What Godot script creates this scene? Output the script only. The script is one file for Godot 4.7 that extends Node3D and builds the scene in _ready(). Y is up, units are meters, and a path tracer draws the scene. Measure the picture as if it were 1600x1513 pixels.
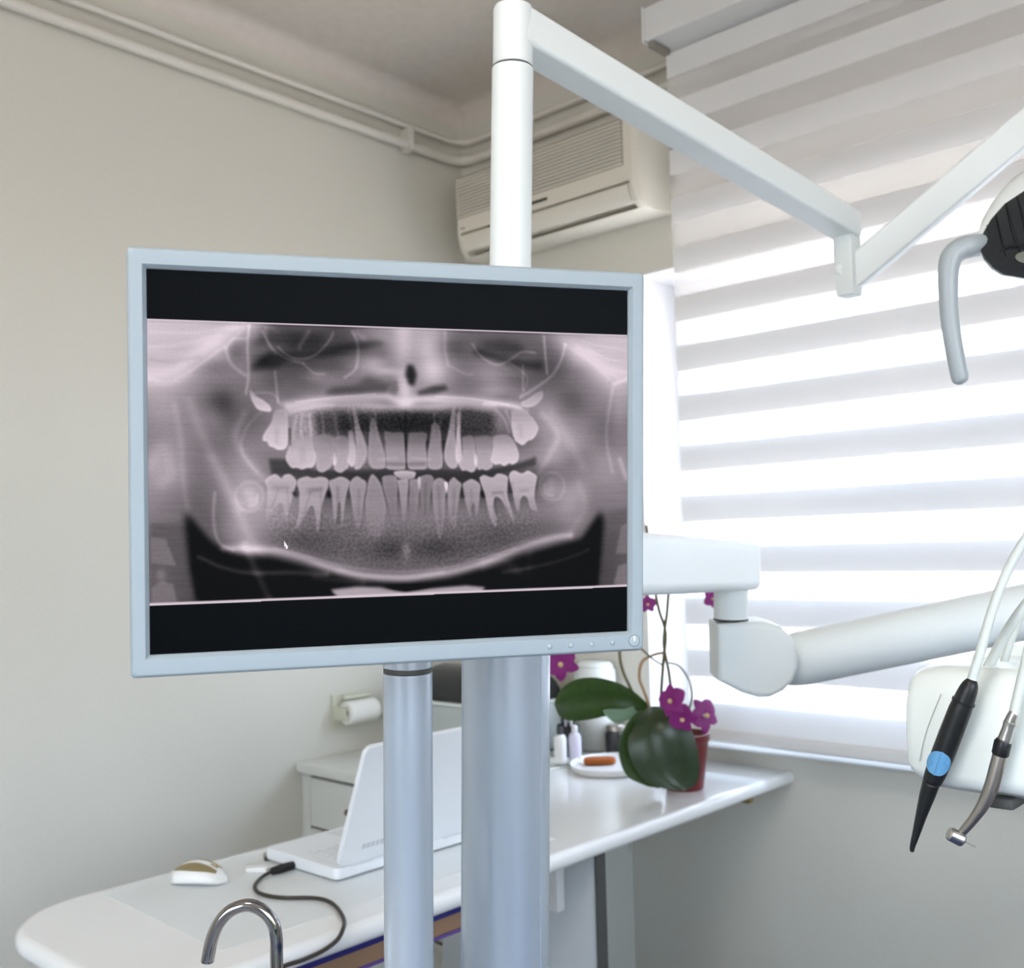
extends Node3D
# A dentist's room: a screen with a jaw X-ray in front, a striped roller blind, desk and wall behind.

const FOCAL := 1632.4          # focal length in pixels of the 1600 x 1513 frame
const EYE := Vector3(0, 1.35, 0)
const WALL_X := -2.607         # left wall
const WALL_Z := -2.6           # back wall
const CEIL := 2.93
const DESK := 0.74
var view := Basis.from_euler(Vector3(deg_to_rad(3.632), deg_to_rad(42.711), deg_to_rad(-1.397)))
var M := {}
var used := {}

# ------------------------------------------------------------------ pixels to places
func ray(x: float, y: float) -> Vector3:
	return view * Vector3((x - 800.0) / FOCAL, -(y - 756.5) / FOCAL, -1.0)
func deep(x: float, y: float, t: float) -> Vector3:
	return EYE + ray(x, y) * t
func on_x(x: float, y: float, w: float) -> Vector3:
	var d := ray(x, y)
	return EYE + d * ((w - EYE.x) / d.x)
func on_y(x: float, y: float, w: float) -> Vector3:
	var d := ray(x, y)
	return EYE + d * ((w - EYE.y) / d.y)
func on_z(x: float, y: float, w: float) -> Vector3:
	var d := ray(x, y)
	return EYE + d * ((w - EYE.z) / d.z)
func path_of(list: Array, t: float) -> PackedVector3Array:
	var p := PackedVector3Array()
	for q in list:
		p.append(deep(q[0], q[1], q[2] if q.size() > 2 else t))
	return p

# ------------------------------------------------------------------ nodes
func numbered(called: String) -> String:
	used[called] = used.get(called, -1) + 1
	return called if used[called] == 0 else "%s_%03d" % [called, used[called]]
func tag(o: Node, label: String, category: String, group := "") -> void:
	o.set_meta("label", label)
	o.set_meta("category", category)
	if group:
		o.set_meta("group", group)
func thing(called: String, label: String, category: String, at := Transform3D(), group := "") -> Node3D:
	var o := Node3D.new()
	o.name = numbered(called)
	add_child(o)
	o.transform = at
	tag(o, label, category, group)
	return o
func part(called: String, mesh: Mesh, mat: Material, parent: Node, at := Transform3D()) -> MeshInstance3D:
	var o := MeshInstance3D.new()
	o.name = called
	o.mesh = mesh
	o.material_override = mat
	parent.add_child(o, true)
	o.transform = at
	return o
func single(called: String, mesh: Mesh, mat: Material, label: String, category: String, at := Transform3D(), group := "") -> MeshInstance3D:
	var o := part(numbered(called), mesh, mat, self, at)
	tag(o, label, category, group)
	return o
func struct(called: String, mesh: Mesh, mat: Material, at := Transform3D()) -> MeshInstance3D:
	var o := part(called, mesh, mat, self, at)
	o.set_meta("kind", "structure")
	return o
func here(p: Vector3, turn := 0.0) -> Transform3D:
	return Transform3D(Basis(Vector3.UP, turn), p)
func frame(o: Vector3, x: Vector3, y: Vector3) -> Transform3D:
	# a right-handed frame with x as given and y as near as can be
	var ux := x.normalized()
	var uz := ux.cross(y).normalized()
	return Transform3D(Basis(ux, uz.cross(ux), uz), o)

# ------------------------------------------------------------------ shapes
func bake(t: PackedVector3Array, crease := 38.0, closed := true, uv := PackedVector2Array()) -> ArrayMesh:
	if closed:
		var vol := 0.0
		for i in range(0, t.size(), 3):
			vol += t[i].dot(t[i + 1].cross(t[i + 2]))
		if vol > 0.0:
			for i in range(0, t.size(), 3):
				var k := t[i + 1]
				t[i + 1] = t[i + 2]
				t[i + 2] = k
	var faces := {}
	var cross := PackedVector3Array()
	var unit := PackedVector3Array()
	for i in range(0, t.size(), 3):
		var c := (t[i + 2] - t[i]).cross(t[i + 1] - t[i])
		cross.append(c)
		unit.append(c.normalized())
		for k in 3:
			var key := Vector3i((t[i + k] * 40000.0).round())
			if faces.has(key):
				faces[key].append(i / 3)
			else:
				faces[key] = [i / 3]
	var n := PackedVector3Array()
	n.resize(t.size())
	var lim := cos(deg_to_rad(crease))
	for i in t.size():
		var f := i / 3
		var s := Vector3.ZERO
		for g in faces[Vector3i((t[i] * 40000.0).round())]:
			if unit[f].dot(unit[g]) >= lim:
				s += cross[g]
		n[i] = s.normalized() if s.length_squared() > 1e-20 else Vector3.UP
	var a := []
	a.resize(Mesh.ARRAY_MAX)
	a[Mesh.ARRAY_VERTEX] = t
	a[Mesh.ARRAY_NORMAL] = n
	if uv.size():
		a[Mesh.ARRAY_TEX_UV] = uv
	var m := ArrayMesh.new()
	m.add_surface_from_arrays(Mesh.PRIMITIVE_TRIANGLES, a)
	return m
func quad(t: PackedVector3Array, a: Vector3, b: Vector3, c: Vector3, d: Vector3) -> void:
	t.append_array([a, b, c, a, c, d])
func fan(t: PackedVector3Array, ring: PackedVector3Array, flip: bool) -> void:
	var c := Vector3.ZERO
	for p in ring:
		c += p
	c /= ring.size()
	for i in ring.size():
		var b := ring[(i + 1) % ring.size()]
		if flip:
			t.append_array([c, b, ring[i]])
		else:
			t.append_array([c, ring[i], b])
func skin(t: PackedVector3Array, rings: Array, loop := true, caps := true) -> void:
	for k in rings.size() - 1:
		var a: PackedVector3Array = rings[k]
		var b: PackedVector3Array = rings[k + 1]
		for i in (a.size() if loop else a.size() - 1):
			var j := (i + 1) % a.size()
			quad(t, a[i], a[j], b[j], b[i])
	if caps:
		fan(t, rings[0], true)
		fan(t, rings[-1], false)
func box_into(t: PackedVector3Array, lo: Vector3, hi: Vector3) -> void:
	skin(t, [PackedVector3Array([Vector3(lo.x, lo.y, lo.z), Vector3(lo.x, lo.y, hi.z), Vector3(hi.x, lo.y, hi.z), Vector3(hi.x, lo.y, lo.z)]), PackedVector3Array([Vector3(lo.x, hi.y, lo.z), Vector3(lo.x, hi.y, hi.z), Vector3(hi.x, hi.y, hi.z), Vector3(hi.x, hi.y, lo.z)])])
func boxes(list: Array) -> ArrayMesh:
	var t := PackedVector3Array()
	for b in list:
		box_into(t, b[0], b[1])
	return bake(t, 20.0)
func rect(w: float, d: float, r: float, n := 3) -> PackedVector2Array:
	var p := PackedVector2Array()
	for q in [[1, 1, 0.0], [-1, 1, 90.0], [-1, -1, 180.0], [1, -1, 270.0]]:
		for i in n + 1:
			var a := deg_to_rad(q[2] + 90.0 * i / n)
			p.append(Vector2(q[0] * (w / 2 - r), q[1] * (d / 2 - r)) + Vector2(cos(a), sin(a)) * r)
	return p
func shrunk(p: PackedVector2Array, by: float) -> PackedVector2Array:
	if by == 0.0:
		return p
	var area := 0.0
	for i in p.size():
		area += p[i].cross(p[(i + 1) % p.size()])
	var s := signf(area)
	var o := PackedVector2Array()
	for i in p.size():
		var e := (p[i] - p[(i + p.size() - 1) % p.size()]).normalized()
		var f := (p[(i + 1) % p.size()] - p[i]).normalized()
		var m := (e.orthogonal() + f.orthogonal()) * -s
		o.append(p[i] + m.normalized() * by / maxf(0.5, sqrt((1.0 + e.dot(f)) / 2.0)))
	return o
func slab(p: PackedVector2Array, y0: float, y1: float, b := 0.003, n := 2, under := -1.0) -> ArrayMesh:
	# the outline p (x, z) raised from y0 to y1 with rounded rims
	var bu := b if under < 0.0 else under
	var rings := []
	var steps := []
	for i in n + 1:
		var a := PI / 2 * i / n
		steps.append([bu * (1.0 - sin(a)), y0 + bu * (1.0 - cos(a))])
	for i in n + 1:
		var a := PI / 2 * i / n
		steps.append([b * (1.0 - cos(a)), y1 - b * (1.0 - sin(a))])
	for s in steps:
		var r := PackedVector3Array()
		for q in shrunk(p, s[0]):
			r.append(Vector3(q.x, s[1], q.y))
		rings.append(r)
	var t := PackedVector3Array()
	skin(t, rings, true, false)
	for e in [0, -1]:
		var ring: PackedVector3Array = rings[e]
		var flat := PackedVector2Array()
		for v in ring:
			flat.append(Vector2(v.x, v.z))
		var tri := Geometry2D.triangulate_polygon(flat)
		if tri.size() < 3 or b >= 0.03:
			fan(t, ring, e == 0)
			continue
		var c := (ring[tri[1]] - ring[tri[0]]).cross(ring[tri[2]] - ring[tri[0]]).y
		var a0 := 0.0
		for i in flat.size():
			a0 += flat[i].cross(flat[(i + 1) % flat.size()])
		var up_needed := (1.0 if a0 > 0.0 else -1.0) * (1.0 if e == 0 else -1.0)
		for i in range(0, tri.size(), 3):
			if c * up_needed > 0.0:
				t.append_array([ring[tri[i]], ring[tri[i + 1]], ring[tri[i + 2]]])
			else:
				t.append_array([ring[tri[i]], ring[tri[i + 2]], ring[tri[i + 1]]])
	return bake(t)
var box_cache := {}
func rbox(size: Vector3, b := 0.004, n := 2) -> ArrayMesh:
	var key := [size, b, n]
	if not box_cache.has(key):
		box_cache[key] = slab(rect(size.x, size.z, b, n), -size.y / 2, size.y / 2, b, n)
	return box_cache[key]
func span(lo: Vector3, hi: Vector3, b := 0.004, n := 2) -> Array:
	# [mesh, transform] of a rounded box between two corners
	return [rbox(hi - lo, b, n), here((lo + hi) / 2)]
func beam(a: Vector3, b: Vector3, wide: float, high: float, r := 0.006, n := 3) -> Array:
	var f := frame((a + b) / 2, b - a, Vector3.UP)
	var t := PackedVector3Array()
	var rings := []
	var l := (b - a).length() / 2
	for s in [[-l, 0.004], [-l + 0.004, 0.0], [l - 0.004, 0.0], [l, 0.004]]:
		var g := PackedVector3Array()
		for q in shrunk(rect(wide, high, r, n), s[1]):
			g.append(Vector3(s[0], q.y, q.x))
		rings.append(g)
	skin(t, rings)
	return [bake(t), f]
func smooth_path(p: PackedVector3Array, per := 6) -> PackedVector3Array:
	var o := PackedVector3Array()
	for i in p.size() - 1:
		var a := p[maxi(i - 1, 0)]
		var d := p[mini(i + 2, p.size() - 1)]
		for k in per:
			o.append(p[i].cubic_interpolate(p[i + 1], a, d, float(k) / per))
	o.append(p[-1])
	return o
func smooth_list(r: Array, per := 6) -> Array:
	var o := []
	for i in r.size() - 1:
		for k in per:
			o.append(lerpf(r[i], r[i + 1], float(k) / per))
	o.append(r[-1])
	return o
func tube_rings(p: PackedVector3Array, radii: Array, sides := 12, flat := 1.0, side := Vector3.UP) -> Array:
	var rings := []
	var n := (p[1] - p[0]).cross(side)
	n = n.normalized() if n.length() > 1e-4 else Vector3.RIGHT
	for i in p.size():
		var d := (p[mini(i + 1, p.size() - 1)] - p[maxi(i - 1, 0)]).normalized()
		n = (n - d * n.dot(d)).normalized()
		var b := d.cross(n)
		var g := PackedVector3Array()
		var r: float = radii[i] if radii.size() > 1 else radii[0]
		for k in sides:
			var a := TAU * k / sides
			g.append(p[i] + (n * cos(a) + b * sin(a) * flat) * r)
		rings.append(g)
	return rings
func tube(p: PackedVector3Array, radii: Array, sides := 12, per := 6, round_end := true) -> ArrayMesh:
	var q := smooth_path(p, per) if per > 1 else p
	var r := smooth_list(radii, per) if per > 1 and radii.size() > 1 else radii
	var rings := tube_rings(q, r, sides)
	var t := PackedVector3Array()
	if round_end:
		for e in 2:
			var last := q.size() - 1
			var d := (q[0] - q[1]).normalized() if e == 0 else (q[last] - q[last - 1]).normalized()
			var at := q[0] if e == 0 else q[last]
			var ring: PackedVector3Array = rings[0] if e == 0 else rings[-1]
			var rad := (ring[0] - at).length()
			for k in [[0.75, 0.5], [0.35, 0.72]]:
				var g := PackedVector3Array()
				for v in ring:
					g.append(at + (v - at) * k[0] + d * rad * k[1] * 0.8)
				if e == 0:
					rings.push_front(g)
				else:
					rings.append(g)
	skin(t, rings)
	return bake(t, 50.0)
func lathe(profile: Array, sides := 24, crease := 38.0) -> ArrayMesh:
	# [radius, height] from bottom to top, round the y axis
	var rings := []
	for q in profile:
		var g := PackedVector3Array()
		for k in sides:
			var a := TAU * k / sides
			g.append(Vector3(cos(a) * maxf(q[0], 1e-4), q[1], sin(a) * maxf(q[0], 1e-4)))
		rings.append(g)
	var t := PackedVector3Array()
	skin(t, rings)
	return bake(t, crease)
func along(a: Vector3, b: Vector3) -> Transform3D:
	# a frame at a whose y axis points to b
	var y := (b - a).normalized()
	var x := y.cross(Vector3.BACK if absf(y.z) < 0.9 else Vector3.RIGHT).normalized()
	return Transform3D(Basis(x, y, x.cross(y)), a)
func rod(a: Vector3, b: Vector3, r: float, bevel := 0.002, sides := 28) -> Array:
	var l := (b - a).length()
	return [lathe([[r - bevel, 0], [r - bevel * 0.3, bevel * 0.3], [r, bevel], [r, l - bevel], [r - bevel * 0.3, l - bevel * 0.3], [r - bevel, l]], sides), along(a, b)]
func put(called: String, mt: Array, mat: Material, parent: Node) -> MeshInstance3D:
	return part(called, mt[0], mat, parent, mt[1])
func sheet(rows: Array, thick: float) -> ArrayMesh:
	# a bent sheet: rows of equal length, given thickness along its own normals
	var nr := rows.size()
	var nc: int = rows[0].size()
	var top := []
	var low := []
	for i in nr:
		var a := PackedVector3Array()
		var b := PackedVector3Array()
		for j in nc:
			var u: Vector3 = rows[mini(i + 1, nr - 1)][j] - rows[maxi(i - 1, 0)][j]
			var v: Vector3 = rows[i][mini(j + 1, nc - 1)] - rows[i][maxi(j - 1, 0)]
			var n := u.cross(v).normalized() * thick / 2
			a.append(rows[i][j] + n)
			b.append(rows[i][j] - n)
		top.append(a)
		low.append(b)
	var t := PackedVector3Array()
	for i in nr:
		var ring := PackedVector3Array(top[i])
		var back := PackedVector3Array(low[i])
		back.reverse()
		ring.append_array(back)
		top[i] = ring
	skin(t, top)
	return bake(t, 60.0)

# ------------------------------------------------------------------ materials
func mat(called: String, c: Color, rough := 0.5, metal := 0.0, spec := 0.5) -> StandardMaterial3D:
	var m := StandardMaterial3D.new()
	m.resource_name = called
	m.albedo_color = c
	m.roughness = rough
	m.metallic = metal
	m.metallic_specular = spec
	M[called] = m
	return m
func noise_tex(freq: float, low: float, high: float, seed_n: int, octaves := 3, size := 512) -> NoiseTexture2D:
	var f := FastNoiseLite.new()
	f.seed = seed_n
	f.frequency = freq
	f.fractal_octaves = octaves
	var g := Gradient.new()
	g.set_color(0, Color(low, low, low))
	g.set_color(1, Color(high, high, high))
	var t := NoiseTexture2D.new()
	t.noise = f
	t.seamless = true
	t.width = size
	t.height = size
	t.color_ramp = g
	return t
func grained(m: StandardMaterial3D, tex: Texture2D, per_metre: float, bump := 0.0, bump_tex: Texture2D = null) -> void:
	m.albedo_texture = tex
	m.uv1_triplanar = true
	m.uv1_world_triplanar = true
	m.uv1_scale = Vector3.ONE * per_metre
	if bump > 0.0:
		m.heightmap_enabled = true
		m.heightmap_texture = bump_tex if bump_tex else tex
		m.heightmap_scale = bump
func materials() -> void:
	var fine := noise_tex(0.05, 0.965, 1.0, 3)
	var paper := noise_tex(0.16, 0.955, 1.0, 7, 2)
	var wall := mat("wallpaper", Color(0.845, 0.83, 0.785), 0.75, 0.0, 0.35)
	grained(wall, paper, 2.2)
	var ceil := mat("ceiling_paint", Color(0.85, 0.815, 0.775), 0.9, 0.0, 0.3)
	grained(ceil, fine, 0.8)
	mat("pipe_paint", Color(0.84, 0.82, 0.78), 0.45)
	mat("reveal_paint", Color(0.84, 0.83, 0.83), 0.7)
	var floor_m := mat("floor_vinyl", Color(0.58, 0.59, 0.62), 0.4)
	grained(floor_m, noise_tex(0.02, 0.8, 1.0, 11), 0.7)
	mat("frame_white", Color(0.92, 0.92, 0.92), 0.35)
	var glass := mat("window_glass", Color(1, 1, 1, 0.05), 0.02)
	glass.transparency = BaseMaterial3D.TRANSPARENCY_ALPHA
	var band := mat("blind_fabric", Color(0.9, 0.895, 0.885), 0.9, 0.0, 0.2)
	band.backlight_enabled = true
	band.backlight = Color(0.6, 0.6, 0.61)
	band.cull_mode = BaseMaterial3D.CULL_DISABLED
	var sheer := mat("sheer_fabric", Color(0.93, 0.91, 0.9, 0.42), 0.9, 0.0, 0.1)
	sheer.transparency = BaseMaterial3D.TRANSPARENCY_ALPHA
	sheer.backlight_enabled = true
	sheer.backlight = Color(0.8, 0.8, 0.8)
	sheer.cull_mode = BaseMaterial3D.CULL_DISABLED
	mat("rail_white", Color(0.87, 0.865, 0.855), 0.4)
	mat("handle_grey", Color(0.64, 0.67, 0.685), 0.35)
	var unit := mat("unit_paint", Color(0.9, 0.92, 0.915), 0.42, 0.0, 0.4)
	unit.clearcoat_enabled = true
	unit.clearcoat = 0.12
	unit.clearcoat_roughness = 0.2
	var column := mat("column_aluminium", Color(0.7, 0.735, 0.775), 0.27, 0.35, 0.5)
	column.clearcoat_enabled = true
	column.clearcoat = 0.35
	column.clearcoat_roughness = 0.2
	mat("joint_dark", Color(0.28, 0.28, 0.27), 0.6)
	mat("bezel_plastic", Color(0.6, 0.645, 0.67), 0.5, 0.0, 0.4)
	mat("bezel_back", Color(0.72, 0.74, 0.75), 0.5)
	mat("button_plastic", Color(0.63, 0.68, 0.7), 0.3)
	mat("console_paint", Color(0.92, 0.94, 0.92), 0.25)
	mat("ac_plastic", Color(0.87, 0.845, 0.79), 0.5)
	mat("ac_grey", Color(0.55, 0.53, 0.49), 0.6)
	mat("ac_dark", Color(0.2, 0.19, 0.17), 0.6)
	var desk := mat("desk_laminate", Color(0.93, 0.93, 0.925), 0.22)
	desk.clearcoat_enabled = true
	desk.clearcoat = 0.4
	desk.clearcoat_roughness = 0.1
	mat("mat_vinyl", Color(0.88, 0.895, 0.895), 0.4)
	mat("cabinet_white", Color(0.84, 0.84, 0.81), 0.5)
	mat("cabinet_edge", Color(0.55, 0.5, 0.44), 0.6)
	mat("panel_grey", Color(0.76, 0.77, 0.77), 0.6)
	mat("wood_brown", Color(0.55, 0.43, 0.33), 0.6)
	mat("edge_blue", Color(0.1, 0.1, 0.42), 0.5)
	mat("edge_purple", Color(0.32, 0.22, 0.5), 0.5)
	mat("edge_red", Color(0.3, 0.13, 0.06), 0.5)
	mat("laptop_white", Color(0.9, 0.91, 0.92), 0.32)
	mat("laptop_key", Color(0.85, 0.86, 0.86), 0.5)
	mat("letter_grey", Color(0.76, 0.78, 0.79), 0.5)
	mat("laptop_screen", Color(0.08, 0.08, 0.09), 0.2)
	mat("mouse_white", Color(0.93, 0.93, 0.92), 0.25)
	mat("mouse_gold", Color(0.6, 0.54, 0.4), 0.35, 0.4)
	mat("cable_dark", Color(0.2, 0.17, 0.14), 0.5)
	mat("plug_black", Color(0.05, 0.045, 0.04), 0.5)
	mat("steel", Color(0.75, 0.74, 0.72), 0.28, 1.0)
	mat("steel_brushed", Color(0.68, 0.65, 0.61), 0.36, 1.0)
	mat("chrome", Color(0.62, 0.61, 0.62), 0.07, 1.0)
	mat("brass", Color(0.6, 0.52, 0.3), 0.4, 0.8)
	mat("knob_bronze", Color(0.42, 0.34, 0.24), 0.4, 0.5)
	mat("holder_plastic", Color(0.78, 0.78, 0.7), 0.45)
	var tissue := mat("tissue_paper", Color(0.92, 0.91, 0.88), 0.95)
	grained(tissue, fine, 6.0)
	mat("cardboard", Color(0.5, 0.38, 0.26), 0.9)
	mat("device_white", Color(0.86, 0.87, 0.85), 0.4)
	mat("device_grey", Color(0.68, 0.7, 0.69), 0.45)
	mat("device_lid", Color(0.1, 0.105, 0.115), 0.15)
	mat("pot_red", Color(0.42, 0.05, 0.08), 0.35)
	mat("bark", Color(0.22, 0.15, 0.1), 0.95)
	var veins := noise_tex(0.02, 0.8, 1.0, 21)
	for q in [["orchid_leaf", Color(0.17, 0.24, 0.13)], ["orchid_leaf_light", Color(0.2, 0.3, 0.11)]]:
		var leaf := mat(q[0], q[1], 0.33)
		grained(leaf, veins, 5.0)
		leaf.backlight_enabled = true
		leaf.backlight = Color(0.05, 0.1, 0.03)
	mat("leaf_pale", Color(0.42, 0.52, 0.42), 0.5)
	mat("stem_green", Color(0.36, 0.32, 0.17), 0.6)
	mat("stem_tan", Color(0.62, 0.5, 0.36), 0.6)
	var petal := mat("petal_magenta", Color(0.5, 0.09, 0.43), 0.6)
	petal.backlight_enabled = true
	petal.backlight = Color(0.35, 0.1, 0.3)
	petal.cull_mode = BaseMaterial3D.CULL_DISABLED
	mat("petal_lip", Color(0.85, 0.72, 0.55), 0.6)
	mat("bottle_white", Color(0.88, 0.87, 0.86), 0.35)
	mat("bottle_lilac", Color(0.83, 0.81, 0.87), 0.35)
	mat("jar_dark", Color(0.2, 0.2, 0.2), 0.3)
	mat("sponge_orange", Color(0.62, 0.33, 0.12), 0.95)
	mat("black_plastic", Color(0.045, 0.048, 0.052), 0.42)
	mat("blue_button", Color(0.36, 0.58, 0.74), 0.45)
	mat("hose_grey", Color(0.8, 0.82, 0.8), 0.4)
	mat("lamp_glass", Color(0.1, 0.12, 0.14), 0.12)
	mat("lamp_line", Color(0.004, 0.004, 0.005), 0.5)
	mat("lamp_lens", Color(0.42, 0.43, 0.4), 0.2)
	mat("upholstery_blue", Color(0.12, 0.2, 0.42), 0.45)
	mat("ceramic", Color(0.93, 0.93, 0.93), 0.12)
	mat("cup_green", Color(0.5, 0.8, 0.1), 0.4)

# ------------------------------------------------------------------ the scene
func _ready() -> void:
	var cam := Camera3D.new()
	cam.name = "camera"
	add_child(cam)
	cam.transform = Transform3D(view, EYE)
	var lens := CameraAttributesPhysical.new()
	lens.frustum_focal_length = 12.0 / (756.5 / FOCAL)   # 49.7 degrees high
	lens.frustum_focus_distance = 0.93
	lens.exposure_aperture = 6.8
	lens.frustum_near = 0.05
	lens.frustum_far = 100.0
	cam.attributes = lens
	cam.fov = rad_to_deg(2.0 * atan(756.5 / FOCAL))
	cam.current = true
	var sky := ProceduralSkyMaterial.new()
	sky.sky_top_color = Color(0.79, 0.885, 1.0)
	sky.sky_horizon_color = Color(0.93, 0.965, 1.0)
	sky.ground_bottom_color = Color(0.74, 0.735, 0.74)
	sky.ground_horizon_color = Color(0.81, 0.81, 0.83)
	var env := Environment.new()
	env.background_mode = Environment.BG_SKY
	env.sky = Sky.new()
	env.sky.sky_material = sky
	env.background_energy_multiplier = 12.6
	env.tonemap_mode = Environment.TONE_MAPPER_LINEAR
	env.tonemap_exposure = 1.0
	env.sdfgi_enabled = true
	env.ssao_enabled = true
	env.ssil_enabled = true
	var world := WorldEnvironment.new()
	world.name = "world"
	world.environment = env
	add_child(world)
	materials()
	ceiling_light()
	room()
	windows()
	pipes()
	air_conditioner()
	blind()
	counter()
	desk()
	laptop()
	desk_things()
	orchid()
	tray_things()
	columns()
	operating_light()
	console()
	handpieces()
	spittoon()
	chair()
	monitor()

func ceiling_light() -> void:
	var t := thing("ceiling_light", "flat square ceiling light panel with a white frame", "ceiling light", here(Vector3(-0.1, CEIL, 0.75)))
	part("frame", slab(rect(0.66, 0.66, 0.01), -0.05, -0.002, 0.006), M.frame_white, t)
	var glow := mat("light_diffuser", Color(0.95, 0.95, 0.93), 0.6)
	glow.emission_enabled = true
	glow.emission = Color(1.0, 0.96, 0.9)
	glow.emission_energy_multiplier = 3.0
	part("diffuser", slab(rect(0.6, 0.6, 0.006), -0.056, -0.049, 0.002), glow, t)
	var lamp := AreaLight3D.new()
	lamp.name = "ceiling_light_glow"
	lamp.area_size = Vector2(0.6, 0.6)
	lamp.light_color = Color(1.0, 0.95, 0.88)
	lamp.light_energy = 2.4
	lamp.shadow_enabled = true
	add_child(lamp)
	lamp.transform = Transform3D(Basis(Vector3.RIGHT, -PI / 2), Vector3(-0.1, CEIL - 0.06, 0.75))

func room() -> void:
	var x1 := 1.9
	var z1 := 2.3
	struct("floor", boxes([[Vector3(WALL_X - 0.3, -0.2, WALL_Z - 0.3), Vector3(x1 + 0.3, 0, z1 + 0.3)]]), M.floor_vinyl)
	struct("ceiling", boxes([[Vector3(WALL_X - 0.3, CEIL, WALL_Z - 0.3), Vector3(x1 + 0.3, CEIL + 0.2, z1 + 0.3)]]), M.ceiling_paint)
	struct("wall_left", boxes([[Vector3(WALL_X - 0.3, 0, WALL_Z - 0.3), Vector3(WALL_X, CEIL, z1 + 0.3)]]), M.wallpaper)
	struct("wall_right", boxes([[Vector3(x1, 0, WALL_Z - 0.3), Vector3(x1 + 0.3, CEIL, -0.7)], [Vector3(x1, 0, 1.5), Vector3(x1 + 0.3, CEIL, z1 + 0.3)], [Vector3(x1, 0, -0.7), Vector3(x1 + 0.3, 0.85, 1.5)], [Vector3(x1, 2.35, -0.7), Vector3(x1 + 0.3, CEIL, 1.5)]]), M.wallpaper)
	struct("wall_back", holed(WALL_X, x1, -1.86, 0.32, 0.8, 2.186, WALL_Z - 0.3, WALL_Z), M.wallpaper)
	struct("wall_front", holed(WALL_X, x1, -1.3, 0.5, 0.85, 2.35, z1, z1 + 0.3), M.wallpaper)
	# the rounded edge between wall and ceiling
	for k in 2:
		var t := PackedVector3Array()
		var rings := []
		for e in 2:
			var g := PackedVector3Array()
			var far := (z1 if e else WALL_Z) if k == 0 else (x1 if e else WALL_X)
			var base := WALL_X if k == 0 else WALL_Z
			g.append(Vector3(base - 0.01, CEIL + 0.01, far) if k == 0 else Vector3(far, CEIL + 0.01, base - 0.01))
			for i in 9:
				var a := PI / 2 * i / 8
				var u := base + 0.06 * (1.0 - cos(a))
				var y := CEIL - 0.06 * (1.0 - sin(a))
				g.append(Vector3(u, y, far) if k == 0 else Vector3(far, y, u))
			rings.append(g)
		skin(t, rings)
		struct("trim_%d" % (k + 1), bake(t), M.ceiling_paint)

func holed(x0: float, x1: float, ox0: float, ox1: float, oy0: float, oy1: float, z0: float, z1: float) -> ArrayMesh:
	return boxes([[Vector3(x0, 0, z0), Vector3(ox0, CEIL, z1)], [Vector3(ox1, 0, z0), Vector3(x1, CEIL, z1)], [Vector3(ox0, 0, z0), Vector3(ox1, oy0, z1)], [Vector3(ox0, oy1, z0), Vector3(ox1, CEIL, z1)]])

func window(called: String, x0: float, x1: float, y0: float, y1: float, z: float, sashes: int) -> Node3D:
	var w := Node3D.new()
	w.name = called
	add_child(w)
	w.set_meta("kind", "structure")
	var bar := func(name_: String, lo: Vector3, hi: Vector3) -> void:
		put(name_, span(lo, hi, 0.006), M.frame_white, w)
	var d := 0.035
	bar.call("frame_bar", Vector3(x0, y0, z - d), Vector3(x1, y0 + 0.06, z + d))
	bar.call("frame_bar", Vector3(x0, y1 - 0.06, z - d), Vector3(x1, y1, z + d))
	bar.call("frame_bar", Vector3(x0, y0 + 0.06, z - d), Vector3(x0 + 0.06, y1 - 0.06, z + d))
	bar.call("frame_bar", Vector3(x1 - 0.06, y0 + 0.06, z - d), Vector3(x1, y1 - 0.06, z + d))
	var wide := (x1 - x0 - 0.12) / sashes
	for i in sashes:
		var a := x0 + 0.06 + wide * i
		var b := a + wide
		var s := 0.055
		bar.call("sash_bar", Vector3(a, y0 + 0.06, z - 0.02), Vector3(b, y0 + 0.06 + s, z + 0.045))
		bar.call("sash_bar", Vector3(a, y1 - 0.06 - s, z - 0.02), Vector3(b, y1 - 0.06, z + 0.045))
		bar.call("sash_bar", Vector3(a, y0 + 0.06 + s, z - 0.02), Vector3(a + s, y1 - 0.06 - s, z + 0.045))
		bar.call("sash_bar", Vector3(b - s, y0 + 0.06 + s, z - 0.02), Vector3(b, y1 - 0.06 - s, z + 0.045))
		var p := QuadMesh.new()
		p.size = Vector2(wide - 2 * s, y1 - y0 - 0.12 - 2 * s)
		part("pane", p, M.window_glass, w, here(Vector3((a + b) / 2, (y0 + y1) / 2, z)))
	return w

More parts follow.
